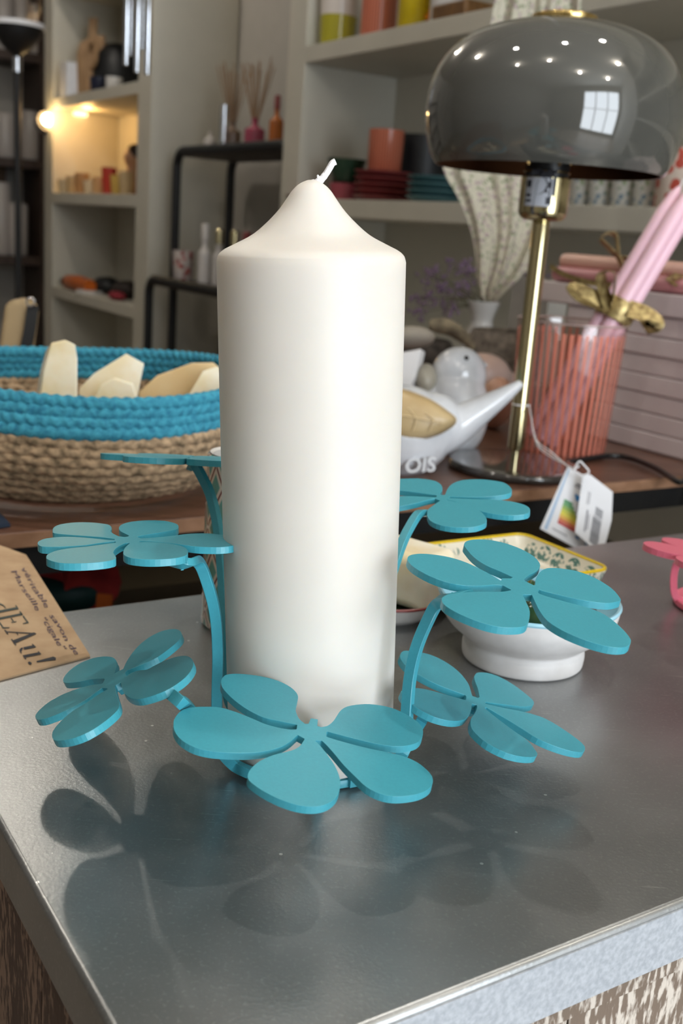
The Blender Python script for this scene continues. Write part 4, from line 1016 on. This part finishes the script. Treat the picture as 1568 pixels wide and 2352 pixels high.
# ================================================================== THINGS ON THE ZINC
# diamond-tiled vase behind the holder
vbse = Pz(540, 1432, 0); Dv = (vbse-CC).dot(CF); rv = .0185
vc = V((vbse.x, vbse.y, 0))
t = empty('tiled_vase', vc, 'cylindrical vase with teal and brown diamond tile pattern behind the candle holder', 'vase')
MB().lathe(vc, [(rv-.0015, 0), (rv, .002), (rv+.0002, .05), (rv, .093), (rv-.001, .094)], 56, caps=False).build('body', DIAM, t, uv=True)
MB().lathe(vc, [(rv-.0012, .0945), (rv-.003, .0935), (rv-.003, .004), (0, .0035)], 56, caps=False).build('white_lining', WHITEC, t)
# oval dish with red rim and soap bar
dc = Pz(880, 1400, 0)
t = empty('soap_dish', dc, 'white soap dish with a brick red rim holding the cream soap bar', 'dish')
MB().lathe(dc, bez([(.026, 0), (.031, .004), (.0350, .0115)], 5)+bez([(.0345, .0122), (.03, .008), (.02, .0045), (0, .004)], 4), 56, caps=False).build('body', WHITEC, t)
MB().tube([dc+V((math.cos(k*math.pi/30)*.0350, math.sin(k*math.pi/30)*.0350, .0119)) for k in range(61)], .0009, 6, cap=False).build('red_rim', REDR, t)
MB().lathe(dc, bez([(.029, .0085), (.022, .0062), (0, .0055)], 4), 40, caps=False).build('green_glaze', GREENG, t)
sb = dc+V((.010, .004, .0072))
o = MB().box(-.017, .017, -.026, .026, 0, .032).build('soap_bar', SOAP, bevel=.006, seg=5)
for v in o.data.vertices: pass
o.location = sb; o.rotation_euler = (0, 0, math.radians(20)); tag(o, 'rounded cream soap bar standing on the red-rimmed dish', 'soap')
# tray with leaf print
ty = empty('leaf_print_tray', G(.435, .474, 0), 'shallow rectangular tray with green leaf print and yellow rim on the zinc', 'tray')
def rrect(a0, a1, b0, b1, z, r, n=5):
    out = []
    for (ca, cb, t0) in ((a1-r, b1-r, 0), (a0+r, b1-r, 90), (a0+r, b0+r, 180), (a1-r, b0+r, 270)):
        for k in range(n+1):
            t = math.radians(t0+90*k/n); out.append(G(ca+r*math.cos(t), cb+r*math.sin(t), z))
    return out
def loft(loops, name, m, par, cap0=True, cap1=True):
    n = len(loops[0]); vs = [p for l in loops for p in l]; fs = []
    for i in range(len(loops)-1):
        for j in range(n): j2 = (j+1) % n; fs.append((i*n+j, i*n+j2, (i+1)*n+j2, (i+1)*n+j))
    if cap0: fs.append(tuple(range(n))[::-1])
    if cap1: fs.append(tuple((len(loops)-1)*n+j for j in range(n)))
    return MB().add(vs, fs).build(name, m, par, ang=50)
a0, a1, b0, b1 = .372, .482, .433, .516
loft([rrect(a0+.012, a1-.012, b0+.012, b1-.012, 0, .006), rrect(a0+.003, a1-.003, b0+.003, b1-.003, .010, .008), rrect(a0, a1, b0, b1, .021, .009), rrect(a0+.002, a1-.002, b0+.002, b1-.002, .0212, .008), rrect(a0+.006, a1-.006, b0+.006, b1-.006, .011, .006), rrect(a0+.015, a1-.015, b0+.015, b1-.015, .004, .005)], 'body', TRAYM, ty)
rl = rrect(a0+.001, a1-.001, b0+.001, b1-.001, .0215, .009); MB().tube(rl+[rl[0]], .0012, 6, cap=False).build('yellow_rim', YRIM, ty)
# footed white bowl
bc = Pz(1197, 1512, 0)
t = empty('footed_bowl', bc, 'white matte footed bowl with pale blue glazed inside, under the large teal flower', 'bowl')
s = .56/FPX
MB().lathe(bc, bez([(.0295, 0), (.0312, .0015), (.0316, .0075), (.0304, .0110), (.0335, .0140), (.0400, .0195), (.0450, .027), (.0465, .034)], 5)+[(.0462, .0352)], 80, caps=True if False else False).build('body', POTW, t)
MB().lathe(bc, [(.0465, .0340), (.0470, .0350), (.0462, .0362), (.0450, .0358)], 80, caps=False).build('blue_rim', TEALG, t)
MB().lathe(bc, bez([(.0452, .0360), (.042, .026), (.034, .018), (.018, .014), (0, .013)], 5), 80, caps=False).build('glazed_inside', band_solid('banded_bowl_inside', [(0, '#9ccfe0'), (.14, '#4f6fb0'), (.2, '#e4e6ea'), (.8, '#dfe2e6')]), t)
MB().lathe(bc, [(.0290, .0005), (0, .0005)], 40, caps=False).build('foot_underside', POTW, t)
random.seed(2)
gm = [('dark green glass bauble with gold cap in the white footed bowl', bc+V((.004, -.016, .0275))), ('dark green glass bauble at the back of the white footed bowl', bc+V((.0, .015, .0275))), ('dark green glass bauble at the right of the white footed bowl', bc+V((.024, .0, .0285)))]
for i, (lb, p) in enumerate(gm):
    q = empty('glass_bauble', p-V((0, 0, .0115)), lb, 'bauble', 'green baubles in the footed bowl')
    MB().ell(p, (CX*.0115, CY*.0115, CZ*.0115)).build('ball', GREENG if i != 2 else mat('grey_bauble', '#6d6468', .2), q)
    MB().lathe(p+V((0, -.003, .0105)), [(.0028, -.001), (.0028, .003), (.001, .0034), (.001, .005)], 14).build('cap', BRASSB, q)

# pink holder at the right edge
ph = Pz(1680, 1400, 0)
pk = empty('flower_candle_holder', ph, 'pink metal flower candle holder at the right edge of the counter', 'candle holder')
MB().lathe(ph, [(.0345, .0004), (.0355, .001), (.0355, .0034), (.035, .004)], 48).build('base_plate', PINKP, pk)
c = Pd(1650, 1282, .585); n = V((.10, .05, .99)).normalized(); rosette('flower', c, n, math.radians(172), .041, PINKP, pk, th=.0034)
stem([ph+V((-.02, 0, .004)), ph+V((-.036, 0, .006)), ph+V((-.036, 0, .03)), c+V((.01, 0, -.012)), c-n*.005], PINKP, pk)

# ================================================================== BACKGROUND: RACK
RKB0, RKB1 = 2.29, 2.95
rk = empty('metal_rack', G(1.33, 2.6, Z0), 'black metal rack with dark wooden shelves in the alcove between the cream units', 'rack')
def uframe(a, ztop, r=.045):
    p = [G(a, RKB1, Z0+.001), G(a, RKB1, ztop-r)]
    for k in range(1, 7): t = math.radians(90*k/6); p.append(G(a, RKB1-r+r*math.cos(t), ztop-r+r*math.sin(t)))
    for k in range(0, 7): t = math.radians(90*k/6); p.append(G(a, RKB0+r-r*math.sin(t), ztop-r+r*math.cos(t)))
    p += [G(a, RKB0, ztop-r), G(a, RKB0, Z0+.001)]
    return MB().tube(p, .0125, 12, up=E1)
uframe(1.275, .40).build('front_frame', BLACKM, rk)
uframe(1.445, .40).build('rear_frame', BLACKM, rk)
uframe(1.20, .045).build('lower_front_frame', BLACKM, rk)
MB().box(1.28, 1.455, RKB0+.012, RKB1-.02, .385, .400).build('upper_shelf', DARKW, rk, smooth=False)
MB().box(1.20, 1.455, RKB0+.012, RKB1-.02, .028, .045).build('lower_shelf', DARKW, rk, smooth=False)
MB().box(1.20, 1.455, RKB0+.012, RKB1-.02, -.45, -.433).build('lower_shelf', DARKW, rk, smooth=False)

# generic things for the shelves -----------------------------------------
def on_shelf(x, y, a, z): 
    """point on a horizontal board at height z, under picture column x, at depth a"""
    p = PA(x, y, a); return V((p.x, p.y, z))
def item(name, label, cat, base, parts, group=None):
    t = empty(name, base, label, cat, group)
    for (pn, mb, m, kw) in parts: mb.build(pn, m, t, **kw)
    return t
def cup(base, r0, r1, h, m, label, name='cup', cat='cup', group=None, uv=False, handle=None, fluted=0):
    t = empty(name, base, label, cat, group)
    pr = [(r0*.9, 0), (r0, .003), (r1, h), (r1*.94, h), (r0*.9, .008), (0, .007)]
    o = MB().lathe(base, pr, 48, caps=False).build('body', m, t, uv=uv, ang=50)
    if handle:
        hd_, hm = handle
        MB().tube(smooth_path([base+hd_*r1*.95+E3*h*.85, base+hd_*(r1*1.5)+E3*h*.8, base+hd_*(r1*1.75)+E3*h*.5, base+hd_*(r1*1.45)+E3*h*.2, base+hd_*r1*.93+E3*h*.2], 5), .006, 10).build('handle', hm, t)
    return t
def px_r(w, D): return w*D/FPX/2
# top shelf (z=ZS1)
AS = 1.283
for (x, w, h, kind) in ((778, 88, .16, 'jar'), (870, 82, .15, 'rib'), (955, 84, .15, 'mug')):
    p = on_shelf(x, 40, AS, ZS1+.0003); D = (p-CC).dot(CF); r = px_r(w, D)
    if kind == 'jar': cup(p, r*.92, r, .125, JARM, 'yellow and pink banded cup at the left end of the upper shelf', uv=True)
    if kind == 'rib': cup(p, r, r*1.0, .13, RIBM, 'ribbed coral tumbler between the banded and the yellow cup', 'tumbler', uv=True)
    if kind == 'mug': cup(p, r, r, .12, YELLOW, 'yellow mug with an orange handle on the upper shelf', 'mug', 'mug', handle=(-E2*.9, ORANGE))
p = on_shelf(1022, 25, AS, ZS1+.0003); cup(p, .028, .03, .10, WHITEC, 'white cup with a blue patch right of the yellow mug')
p = on_shelf(1080, 12, 1.29, ZS1+.0003)
o = MB().box(-.05, .05, -.05, .05, 0, .028).build('wooden_board', mat('brown_oiled_wood', '#7a5426', .5, 0, col2='#553813', stretch=(1, 8, 1), scale=20), smooth=False, bevel=.004); o.location = p+V((0, 0, 0)); tag(o, 'small brown wooden block on the upper shelf behind the lamp', 'block')
# second shelf
def plates(x, y, n, r, m, z0, a, lab, group, names_):
    p = on_shelf(x, y, a, z0); 
    proto = None
    for i in range(n):
        b = p+V((0, 0, i*.0125))
        lb = lab % names_[i]
        if proto is None:
            o = MB().lathe(b, bez([(r*.6, 0), (r*.75, .002), (r*.97, .009), (r, .0118)], 4)+[(r*.96, .0118), (r*.7, .0045), (0, .004)], 48, caps=False).build('plate', m); proto = o
        else:
            o = proto.copy(); COL.objects.link(o); o.location = proto.location+V((0, 0, i*.0125))
        tag(o, lb, 'plate', group)
    return p
ordn = ['lowest', 'second', 'third', 'fourth', 'topmost']
pr1 = plates(878, 440, 5, .062, DKRED, ZS2+.0003, 1.31, 'dark red plate, %s of the stack under the ribbed tumbler', 'dark red plates', ordn)
cup(pr1+V((0, 0, .0626)), .035, .037, .082, RIBM, 'ribbed coral tumbler standing on the dark red plates', 'tumbler', uv=True)
plates(1000, 440, 4, .058, DTEAL, ZS2+.0003, 1.30, 'slate teal plate, %s of the stack beside the dark red plates', 'slate teal plates', ordn)
p = on_shelf(792, 440, 1.288, ZS2+.0003); cup(p, .03, .036, .036, ROSE, 'rose cup on the second shelf carrying the green bowl', 'cup')
cup(p+V((0, 0, .0365)), .03, .043, .05, DGREEN, 'glossy dark green bowl stacked on the rose cup', 'bowl', 'bowl')
p = on_shelf(965, 440, 1.42, ZS2+.0003); cup(p, .05, .055, .145, PBLACK, 'black jar at the back behind the teal plates', 'jar', 'jar')
p = on_shelf(722, 455, 1.27, ZS2+.0003); o = MB().lathe(p, [(.05, 0), (.07, .006), (.068, .006), (0, .002)], 36, caps=False).build('plate', DKRED); tag(o, 'single thin red plate at the left end of the second shelf', 'plate')
labs = ['pale cup with blue flower print just right of the lamp pole', 'second blue flower cup from the lamp pole', 'third blue flower cup from the lamp pole', 'fourth blue flower cup, next to the red flower cup']
for i, x in enumerate((1335, 1378, 1430, 1482)):
    p = on_shelf(x, 478, 1.29, ZS2+.0003); cup(p, .02, .0235, .062, FLORALB, labs[i], group='blue flower cups')
p = on_shelf(1552, 480, 1.29, ZS2+.0003); cup(p, .034, .037, .085, REDDOT, 'pale cup with red flower print at the right edge of the picture')
# rack top: diffusers
def bottle(base, r, h, m, label, neck=.35, cap=None, name='bottle', cat='bottle', reeds=0, group=None):
    t = empty(name, base, label, cat, group)
    MB().lathe(base, bez([(r*.95, 0), (r, h*.04), (r, h*.55), (r*.9, h*.66), (r*neck, h*.76), (r*neck, h*.98)], 3)+[(0, h)], 24).build('body', m, t)
    if cap: MB().lathe(base, [(r*neck*1.25, h*.9), (r*neck*1.25, h*1.18), (r*neck*1.0, h*1.2)], 20).build('cap', cap, t)
    if reeds:
        rd = MB(); random.seed(int(base.x*1000))
        for k in range(reeds):
            d = V((random.uniform(-.5, .5), random.uniform(-.3, .3), 1.6)).normalized(); rd.tube([base+E3*h*.6, base+E3*h*.6+d*random.uniform(.15, .19)], .0016, 5)
        rd.build('reeds', REED, t)
    return t
ZR1 = .4003
for x, r, h, m, lb, nr in ((532, .024, .085, mat('amber_glass_bottle', '#7a6250', .2), 'brown reed diffuser on the upper rack shelf', 16), (583, .027, .085, PINKL, 'pink bottle reed diffuser on the upper rack shelf', 14), (482, .018, .06, MIST, 'small pale jar at the left of the upper rack shelf', 0), (632, .018, .11, mat('orange_bottle', '#b8682a', .25), 'orange bottle at the right end of the upper rack shelf', 0)):
    bottle(on_shelf(x, 335, 1.36, ZR1), r, h, m, lb, reeds=nr, name='reed_diffuser' if nr else 'bottle', cat='diffuser' if nr else 'bottle', cap=(DKRED if x == 632 else None))
p = on_shelf(512, 335, 1.315, ZR1)
o = MB().lathe(p, [(.011, 0), (.0115, .004), (.0115, .115), (.008, .118)], 20).build('silver_tube', CHROME); tag(o, 'slim shiny silver canister beside the brown diffuser', 'canister')
# rack lower shelf
ZR2 = .0453
p = on_shelf(420, 632, 1.25, ZR2); cup(p, .026, .03, .085, dots_mat('red_print_paper', '#c8beb8', '#8d3a34', '#b04a44', 60, .4), 'white and red printed candle jar at the left of the lower rack shelf', 'candle_jar', 'candle')
for i, (x, lb) in enumerate(((468, 'first gold-capped bottle beside the printed candle jar'), (500, 'gold-capped bottle with red label, second from the left'), (535, 'third gold-capped bottle on the lower rack shelf'), (562, 'fourth gold-capped bottle on the lower rack shelf'), (590, 'gold-capped bottle nearest the candle on the lower rack shelf'))):
    p = on_shelf(x, 640, 1.25+.02*(i % 2), ZR2)
    bottle(p, .0175, .125 if i else .135, MIST if i < 2 else mat('clear_brown_glass', '#8a7565', .2), lb, cap=(BRASS if i in (1, 2) else DKRED) if i else MIST, neck=.5, group='gold-capped bottles')
    MB().lathe(p, [(.0178, .02), (.0178, .05)], 24, caps=False).build('label', LABELR, None) if False else None
# left unit
p = on_shelf(212, 190, 1.31, ZS1+.0003)
cbm = WOODL
for i, (dx, h, w_, lb) in enumerate(((0, .26, .05, 'tall light wooden cutting board leaning on the upper left shelf'), (.035, .20, .055, 'shorter light wooden cutting board in front of the tall one'))):
    q = p+CR*(dx*.9)*V((1,1,0)).x-V((0, dx, 0)); q.z = p.z
    t = empty('cutting_board', q, lb, 'cutting board', 'cutting boards on the upper left shelf')
    pts = [(-w_, 0), (w_, 0), (w_*1.1, h*.55), (w_*.9, h*.68), (w_*.3, h*.74), (w_*.3, h*.98), (-w_*.3, h*.98), (-w_*.3, h*.74), (-w_*.9, h*.68), (-w_*1.1, h*.55)]
    MB().prism([q+CR*x+E3*y for x, y in pts], V((0, .012, 0))).build('board', cbm, t, smooth=False, bevel=.003)
p = on_shelf(165, 190, 1.262, ZS1+.0003); o = MB().box(-.03, .03, -.035, .035, 0, .11).build('paper_bag', PAPER, smooth=False); o.location = p; tag(o, 'white paper box with a pink mark at the left of the upper left shelf', 'box')
p = on_shelf(268, 170, 1.38, ZS1+.0003)
t = empty('black_teapot', p, 'round black teapot with a wooden ring handle on the upper left shelf', 'teapot')
MB().lathe(p, bez([(.035, 0), (.075, .03), (.08, .09), (.06, .15), (.03, .175), (0, .18)], 4), 32).build('body', PBLACK, t)
q = p+E3*.13-E1*.085; MB().tube([q+E2*math.cos(k*math.pi/10)*.04+E3*math.sin(k*math.pi/10)*.04 for k in range(21)], .006, 8).build('ring', WOODL, t)
p = on_shelf(227, 185, 1.28, ZS1+.0003); cup(p, .026, .03, .05, mat('dark_navy_glaze', '#1c2036', .3), 'small dark navy cup at the front of the upper left shelf')
p = on_shelf(262, 180, 1.28, ZS1+.0003); cup(p, .025, .027, .04, WHITEC, 'small cream cup beside the navy cup')
random.seed(9)
cols = ['#cdb892', '#c9a97a', '#b88a5a', '#d8c8a8', '#c9a070', '#b83a2e', '#cfae5a', '#c9b48e']
nm = ['first', 'second', 'third', 'fourth', 'fifth', 'sixth', 'seventh', 'eighth']
for i, x in enumerate((150, 168, 188, 208, 228, 250, 270, 290)):
    p = on_shelf(x, 440, 1.256+.012*i, ZS2+.0003)
    cup(p, .020, .026, .045+.012*(i % 3)+.02*(i > 4), mat('warm_ceramic_colour', cols[i], .35), 'small warm-coloured ceramic pot, %s from the left on the middle left shelf' % nm[i], 'ceramic_pot', 'pot', group='ceramic pots on the middle left shelf')
p = on_shelf(302, 440, 1.40, ZS2+.0003)
t = empty('doll_figurine', p, 'dark-haired doll figurine at the back of the middle left shelf', 'figurine')
MB().lathe(p, bez([(.03, 0), (.032, .03), (.02, .08), (.018, .1), (.028, .125), (.02, .155), (0, .165)], 4), 24).build('body', mat('doll_cream', '#c9a284', .5), t)
MB().ell(p+E3*.14+E1*.008, (CX*.031, CY*.031, CZ*.034), 16, 10).build('hair', mat('doll_hair', '#2a1712', .6), t)
# third shelf
p = on_shelf(172, 670, 1.262, ZS3+.0003)
t = empty('glue_gun', p, 'orange tool with a black nozzle lying on the lower left shelf', 'tool')
MB().tube([p+E2*.10+E3*.022, p+E2*.07+E3*.025, p-E2*.05+E3*.028, p-E2*.16+E3*.026], [.012, .024, .027, .022], 16).build('body', mat('orange_plastic', '#c9641c', .35), t)
MB().tube([p+E2*.13+E3*.022, p+E2*.098+E3*.022], [.014, .019], 16).build('nozzle', BLKP, t)
for x, lb, m, L_ in ((245, 'dark bundled pouch in the middle of the lower left shelf', PBLACK, .05), (290, 'dark pouch at the right end of the lower left shelf', mat('dark_brown_pouch', '#2a201d', .7), .05)):
    p = on_shelf(x, 690, 1.33, ZS3+.0003); o = MB().ell(p+E3*.030, (E2*L_*1.2, E1*.05, E3*.0298), 20, 12).build('pouch', m); tag(o, lb, 'pouch')
p = on_shelf(268, 700, 1.27, ZS3+.0003); o = MB().ell(p+E3*.014, (E2*.05, E1*.025, E3*.0138), 20, 12).build('red_purse', mat('crimson_cloth', '#8f2030', .7)); tag(o, 'small crimson purse at the front of the lower left shelf', 'purse')
p = on_shelf(205, 690, 1.26, ZS3+.0003); o = MB().box(-.02, .02, -.04, .04, 0, .012).build('white_packet', WHITEC, smooth=False); o.location = p; o.rotation_euler = (0, 0, PH); tag(o, 'flat white packet in front of the orange tool', 'packet')

# spot lamp clipped to the left upright, lit
def spot(base_px, D, label, e):
    c = Pd(*base_px, D)
    t = empty('clip_spotlight', c, label, 'spotlight')
    MB().ell(c, (CX*.021, CY*.021, CZ*.021), 20, 12).build('bulb', BULB, t)
    MB().lathe(c, [(.026, -.075), (.03, -.06), (.034, -.012), (.031, -.012), (.027, -.055), (0, -.06)], 24, axis=(E2*-1+E3*.25).normalized()*1, caps=False).build('housing', mat('grey_lamp_housing', '#8e8684', .4), t)
    MB().tube([c+E2*.05, G(1.225, c.dot(E2)+.05, c.z-.02)], .006, 8).build('arm', BLACKM, t)
    light('clip_spotlight_light', 'POINT', c-E2*.05-CF*.03, e, (1, .68, .32), .03)
    return t
spot((110, 275), 3.80, 'lit clip spotlight on the left upright above the warm ceramic pots', .6)
light('shelf_underlight', 'POINT', V((*PA(200, 225, 1.30).xy, .535)), .8, (1, .55, .18), .02)
c = PA(185, 228, 1.33); c = V((c.x, c.y, .548))
t = empty('under_shelf_lamp', c, 'small lit puck lamp under the upper left shelf', 'lamp')
MB().lathe(c, [(.022, 0), (.024, .004), (.024, .0118)], 24).build('puck', mat('lit_puck', (1, .7, .35), .4, 0, emit=2.5, bump=0), t)
spot((84, 34), 4.50, 'lit clip spotlight high on the far wall shelving', 1.0)

# floor lamp
fb = Pd(40, 250, 3.45); fx = V((fb.x, fb.y, Z0))
t = empty('floor_lamp', fx+V((0, 0, .001)), 'black uplighter floor lamp with a white-edged bowl at the left edge', 'lamp')
zt = Pd(42, 62, 3.45).z; zc = Pd(42, 132, 3.45).z; rb = 60*3.45/FPX*1.0
MB().lathe(fx, [(.13, .001), (.13, .02), (.02, .03), (.011, .04)], 48).build('base', BLACKM, t)
MB().lathe(fx, [(.011, .04), (.011, zc-Z0+.002)], 16).build('pole', BLACKM, t)
MB().lathe(fx, [(.0155, zc-Z0-.05), (.0155, zc-Z0-.005)], 16).build('joint', CHROME, t)
h0 = zc-Z0; h1 = zt-Z0
MB().lathe(fx, bez([(.012, h0), (.04, h0+.02), (rb*.8, h0+(h1-h0)*.55), (rb*.99, h1-.006)], 5)+[(rb*.95, h1-.004), (.03, h0+.03), (0, h0+.028)], 56, caps=False).build('bowl', BLACKM, t, ang=50)
MB().lathe(fx, [(rb*.99, h1-.012), (rb*1.02, h1-.012), (rb*1.02, h1+.002), (rb*.96, h1+.002), (rb*.96, h1-.008)], 56, caps=False).build('rim', PAPER, t)
# things on the far wall shelving
random.seed(21)
def far(x, z, r, h, m, lb, name='glass_jar', cat='jar', g='jars on the far wall shelving'):
    p = Pl(x, 200, E2*4.80, E2); p = V((p.x, p.y, z)); o = MB().lathe(p, [(r*.9, 0), (r, .01), (r, h-.01), (r*.85, h)], 24).build(name, m); tag(o, lb, cat, g)
WG = mat('frosted_white_glass', '#b9b2ac', .3)
for i, (x, z, r, h) in enumerate(((70, .4153, .045, .20), (12, .4153, .05, .18), (50, .8353, .034, .22), (10, .8353, .038, .22), (84, .8353, .028, .2), (38, .0153, .045, .22), (0, .0153, .04, .3))):
    far(x, z, r, h, WG, ['frosted glass jar right of the floor lamp pole', 'frosted glass jar left of the floor lamp pole', 'tall frosted jar above the floor lamp bowl', 'tall frosted jar at the top left corner', 'narrow frosted jar beside the high spotlight', 'frosted jar low on the far shelving left of the pole', 'tall frosted jar at the very left edge, low'][i])
o = MB().box(1.0, 1.04, 4.78, 4.92, .4152, .60).build('dark_book', DARKW, smooth=False); tag(o, 'dark upright book on the far wall shelving', 'book')
# wind chime
wc = Pd(315, -140, 1.75)
t = empty('wind_chime', wc, 'silver tube wind chime hanging in front of the left shelving', 'wind chime')
MB().lathe(wc, [(.032, 0), (.034, .002), (.034, .008), (.03, .01)], 32).build('top_disc', WOODL, t)
for i, (x, yb, rr_, dd) in enumerate(((289, 150, 1.75, -.01), (298, 128, 1.78, 0), (314, 167, 1.74, 0), (325, 114, 1.77, .01), (338, 172, 1.75, 0))):
    e = Pd(x, yb, rr_); tp = V((e.x, e.y, wc.z-.03))
    tb = MB().lathe(e, [(.0045, 0), (.005, .002), (.005, tp.z-e.z-.002), (.0045, tp.z-e.z)], 16).build('tube', CHROME, t)
    MB().tube([tp, V((wc.x+(e.x-wc.x)*.8, wc.y+(e.y-wc.y)*.8, wc.z))], .0005, 4).build('string', WICK, tb)
MB().tube([wc+E3*.009, V((wc.x, wc.y, Z1))], .0008, 6).build('cord', WICK, t)

# floral cloth
rowsC = [(-160, 1165, 1330), (-60, 1150, 1335), (20, 1133, 1335), (90, 1118, 1340), (180, 1090, 1345), (280, 1040, 1340), (350, 1015, 1320), (400, 1022, 1300), (450, 1050, 1285), (520, 1078, 1262), (580, 1090, 1235), (630, 1094, 1205), (672, 1100, 1160), (690, 1110, 1140)]
vs = []; fs = []; NC = 60
rc = smooth_path([V(r) for r in rowsC], 4)
for ri, r in enumerate(rc):
    for k in range(NC+1):
        u = k/NC; x = r.y+(r.z-r.y)*u
        fold = .007*math.sin(u*17+r.x*.004)+.003*math.sin(u*43+1+r.x*.01)
        vs.append(Pd(x, r.x, 1.50+fold+.02*math.sin(r.x*.006)))
for i in range(len(rc)-1):
    for k in range(NC): a_ = i*(NC+1)+k; fs.append((a_, a_+1, a_+NC+2, a_+NC+1))
tc_ = Pd(1245, -160, 1.50)
t = empty('floral_cloth', tc_, 'floral print cloth hanging in soft folds behind the grey lamp shade', 'cloth')
o = MB().add(vs, fs).build('cloth', FLORAL, t, ang=180); sd_ = o.modifiers.new('solid', 'SOLIDIFY'); sd_.thickness = .0012
MB().tube([tc_-E3*.003, V((tc_.x, tc_.y, Z1))], .002, 6).build('cord', WICK, t)

# pale box standing behind the pole
p = Pz(1215, 870, 0); o = MB().box(-.02, .02, -.045, .045, 0, .16).build('grey_box', mat('pale_grey_card', '#a9a49c', .7), smooth=False); o.location = V((p.x, p.y, 0)); o.rotation_euler = (0, 0, 0); tag(o, 'pale grey upright box behind the brass lamp pole', 'box')

# tan bag at the left behind the basket
q = Pz(48, 945, 0); D = (q-CC).dot(CF); s = D/FPX
bg_ = empty('leather_bag', q, 'tan leather pouch with a dark strap standing behind the basket', 'bag')
def pd_(x, y, d=0): return Pd(x, y, D+d)
body = [pd_(-20, 925), pd_(45, 925), pd_(72, 712), pd_(58, 692), pd_(28, 686), pd_(8, 700), pd_(-5, 800)]
MB().prism(body, V((0, .035, 0))).build('body', TAN, bg_, smooth=False, bevel=.006, seg=3)
MB().tube(smooth_path([pd_(76, 702, -.004), pd_(66, 770, -.006), pd_(48, 850, -.006), pd_(40, 920, -.004)], 5), 1., flat=(.012, .003), up=CR).build('strap', PBLACK, bg_)
MB().tube([pd_(70, 694, -.008)+(CR*math.cos(k*.63)+CU*math.sin(k*.63))*.0045 for k in range(11)], .001, 6).build('ring', CHROME, bg_)
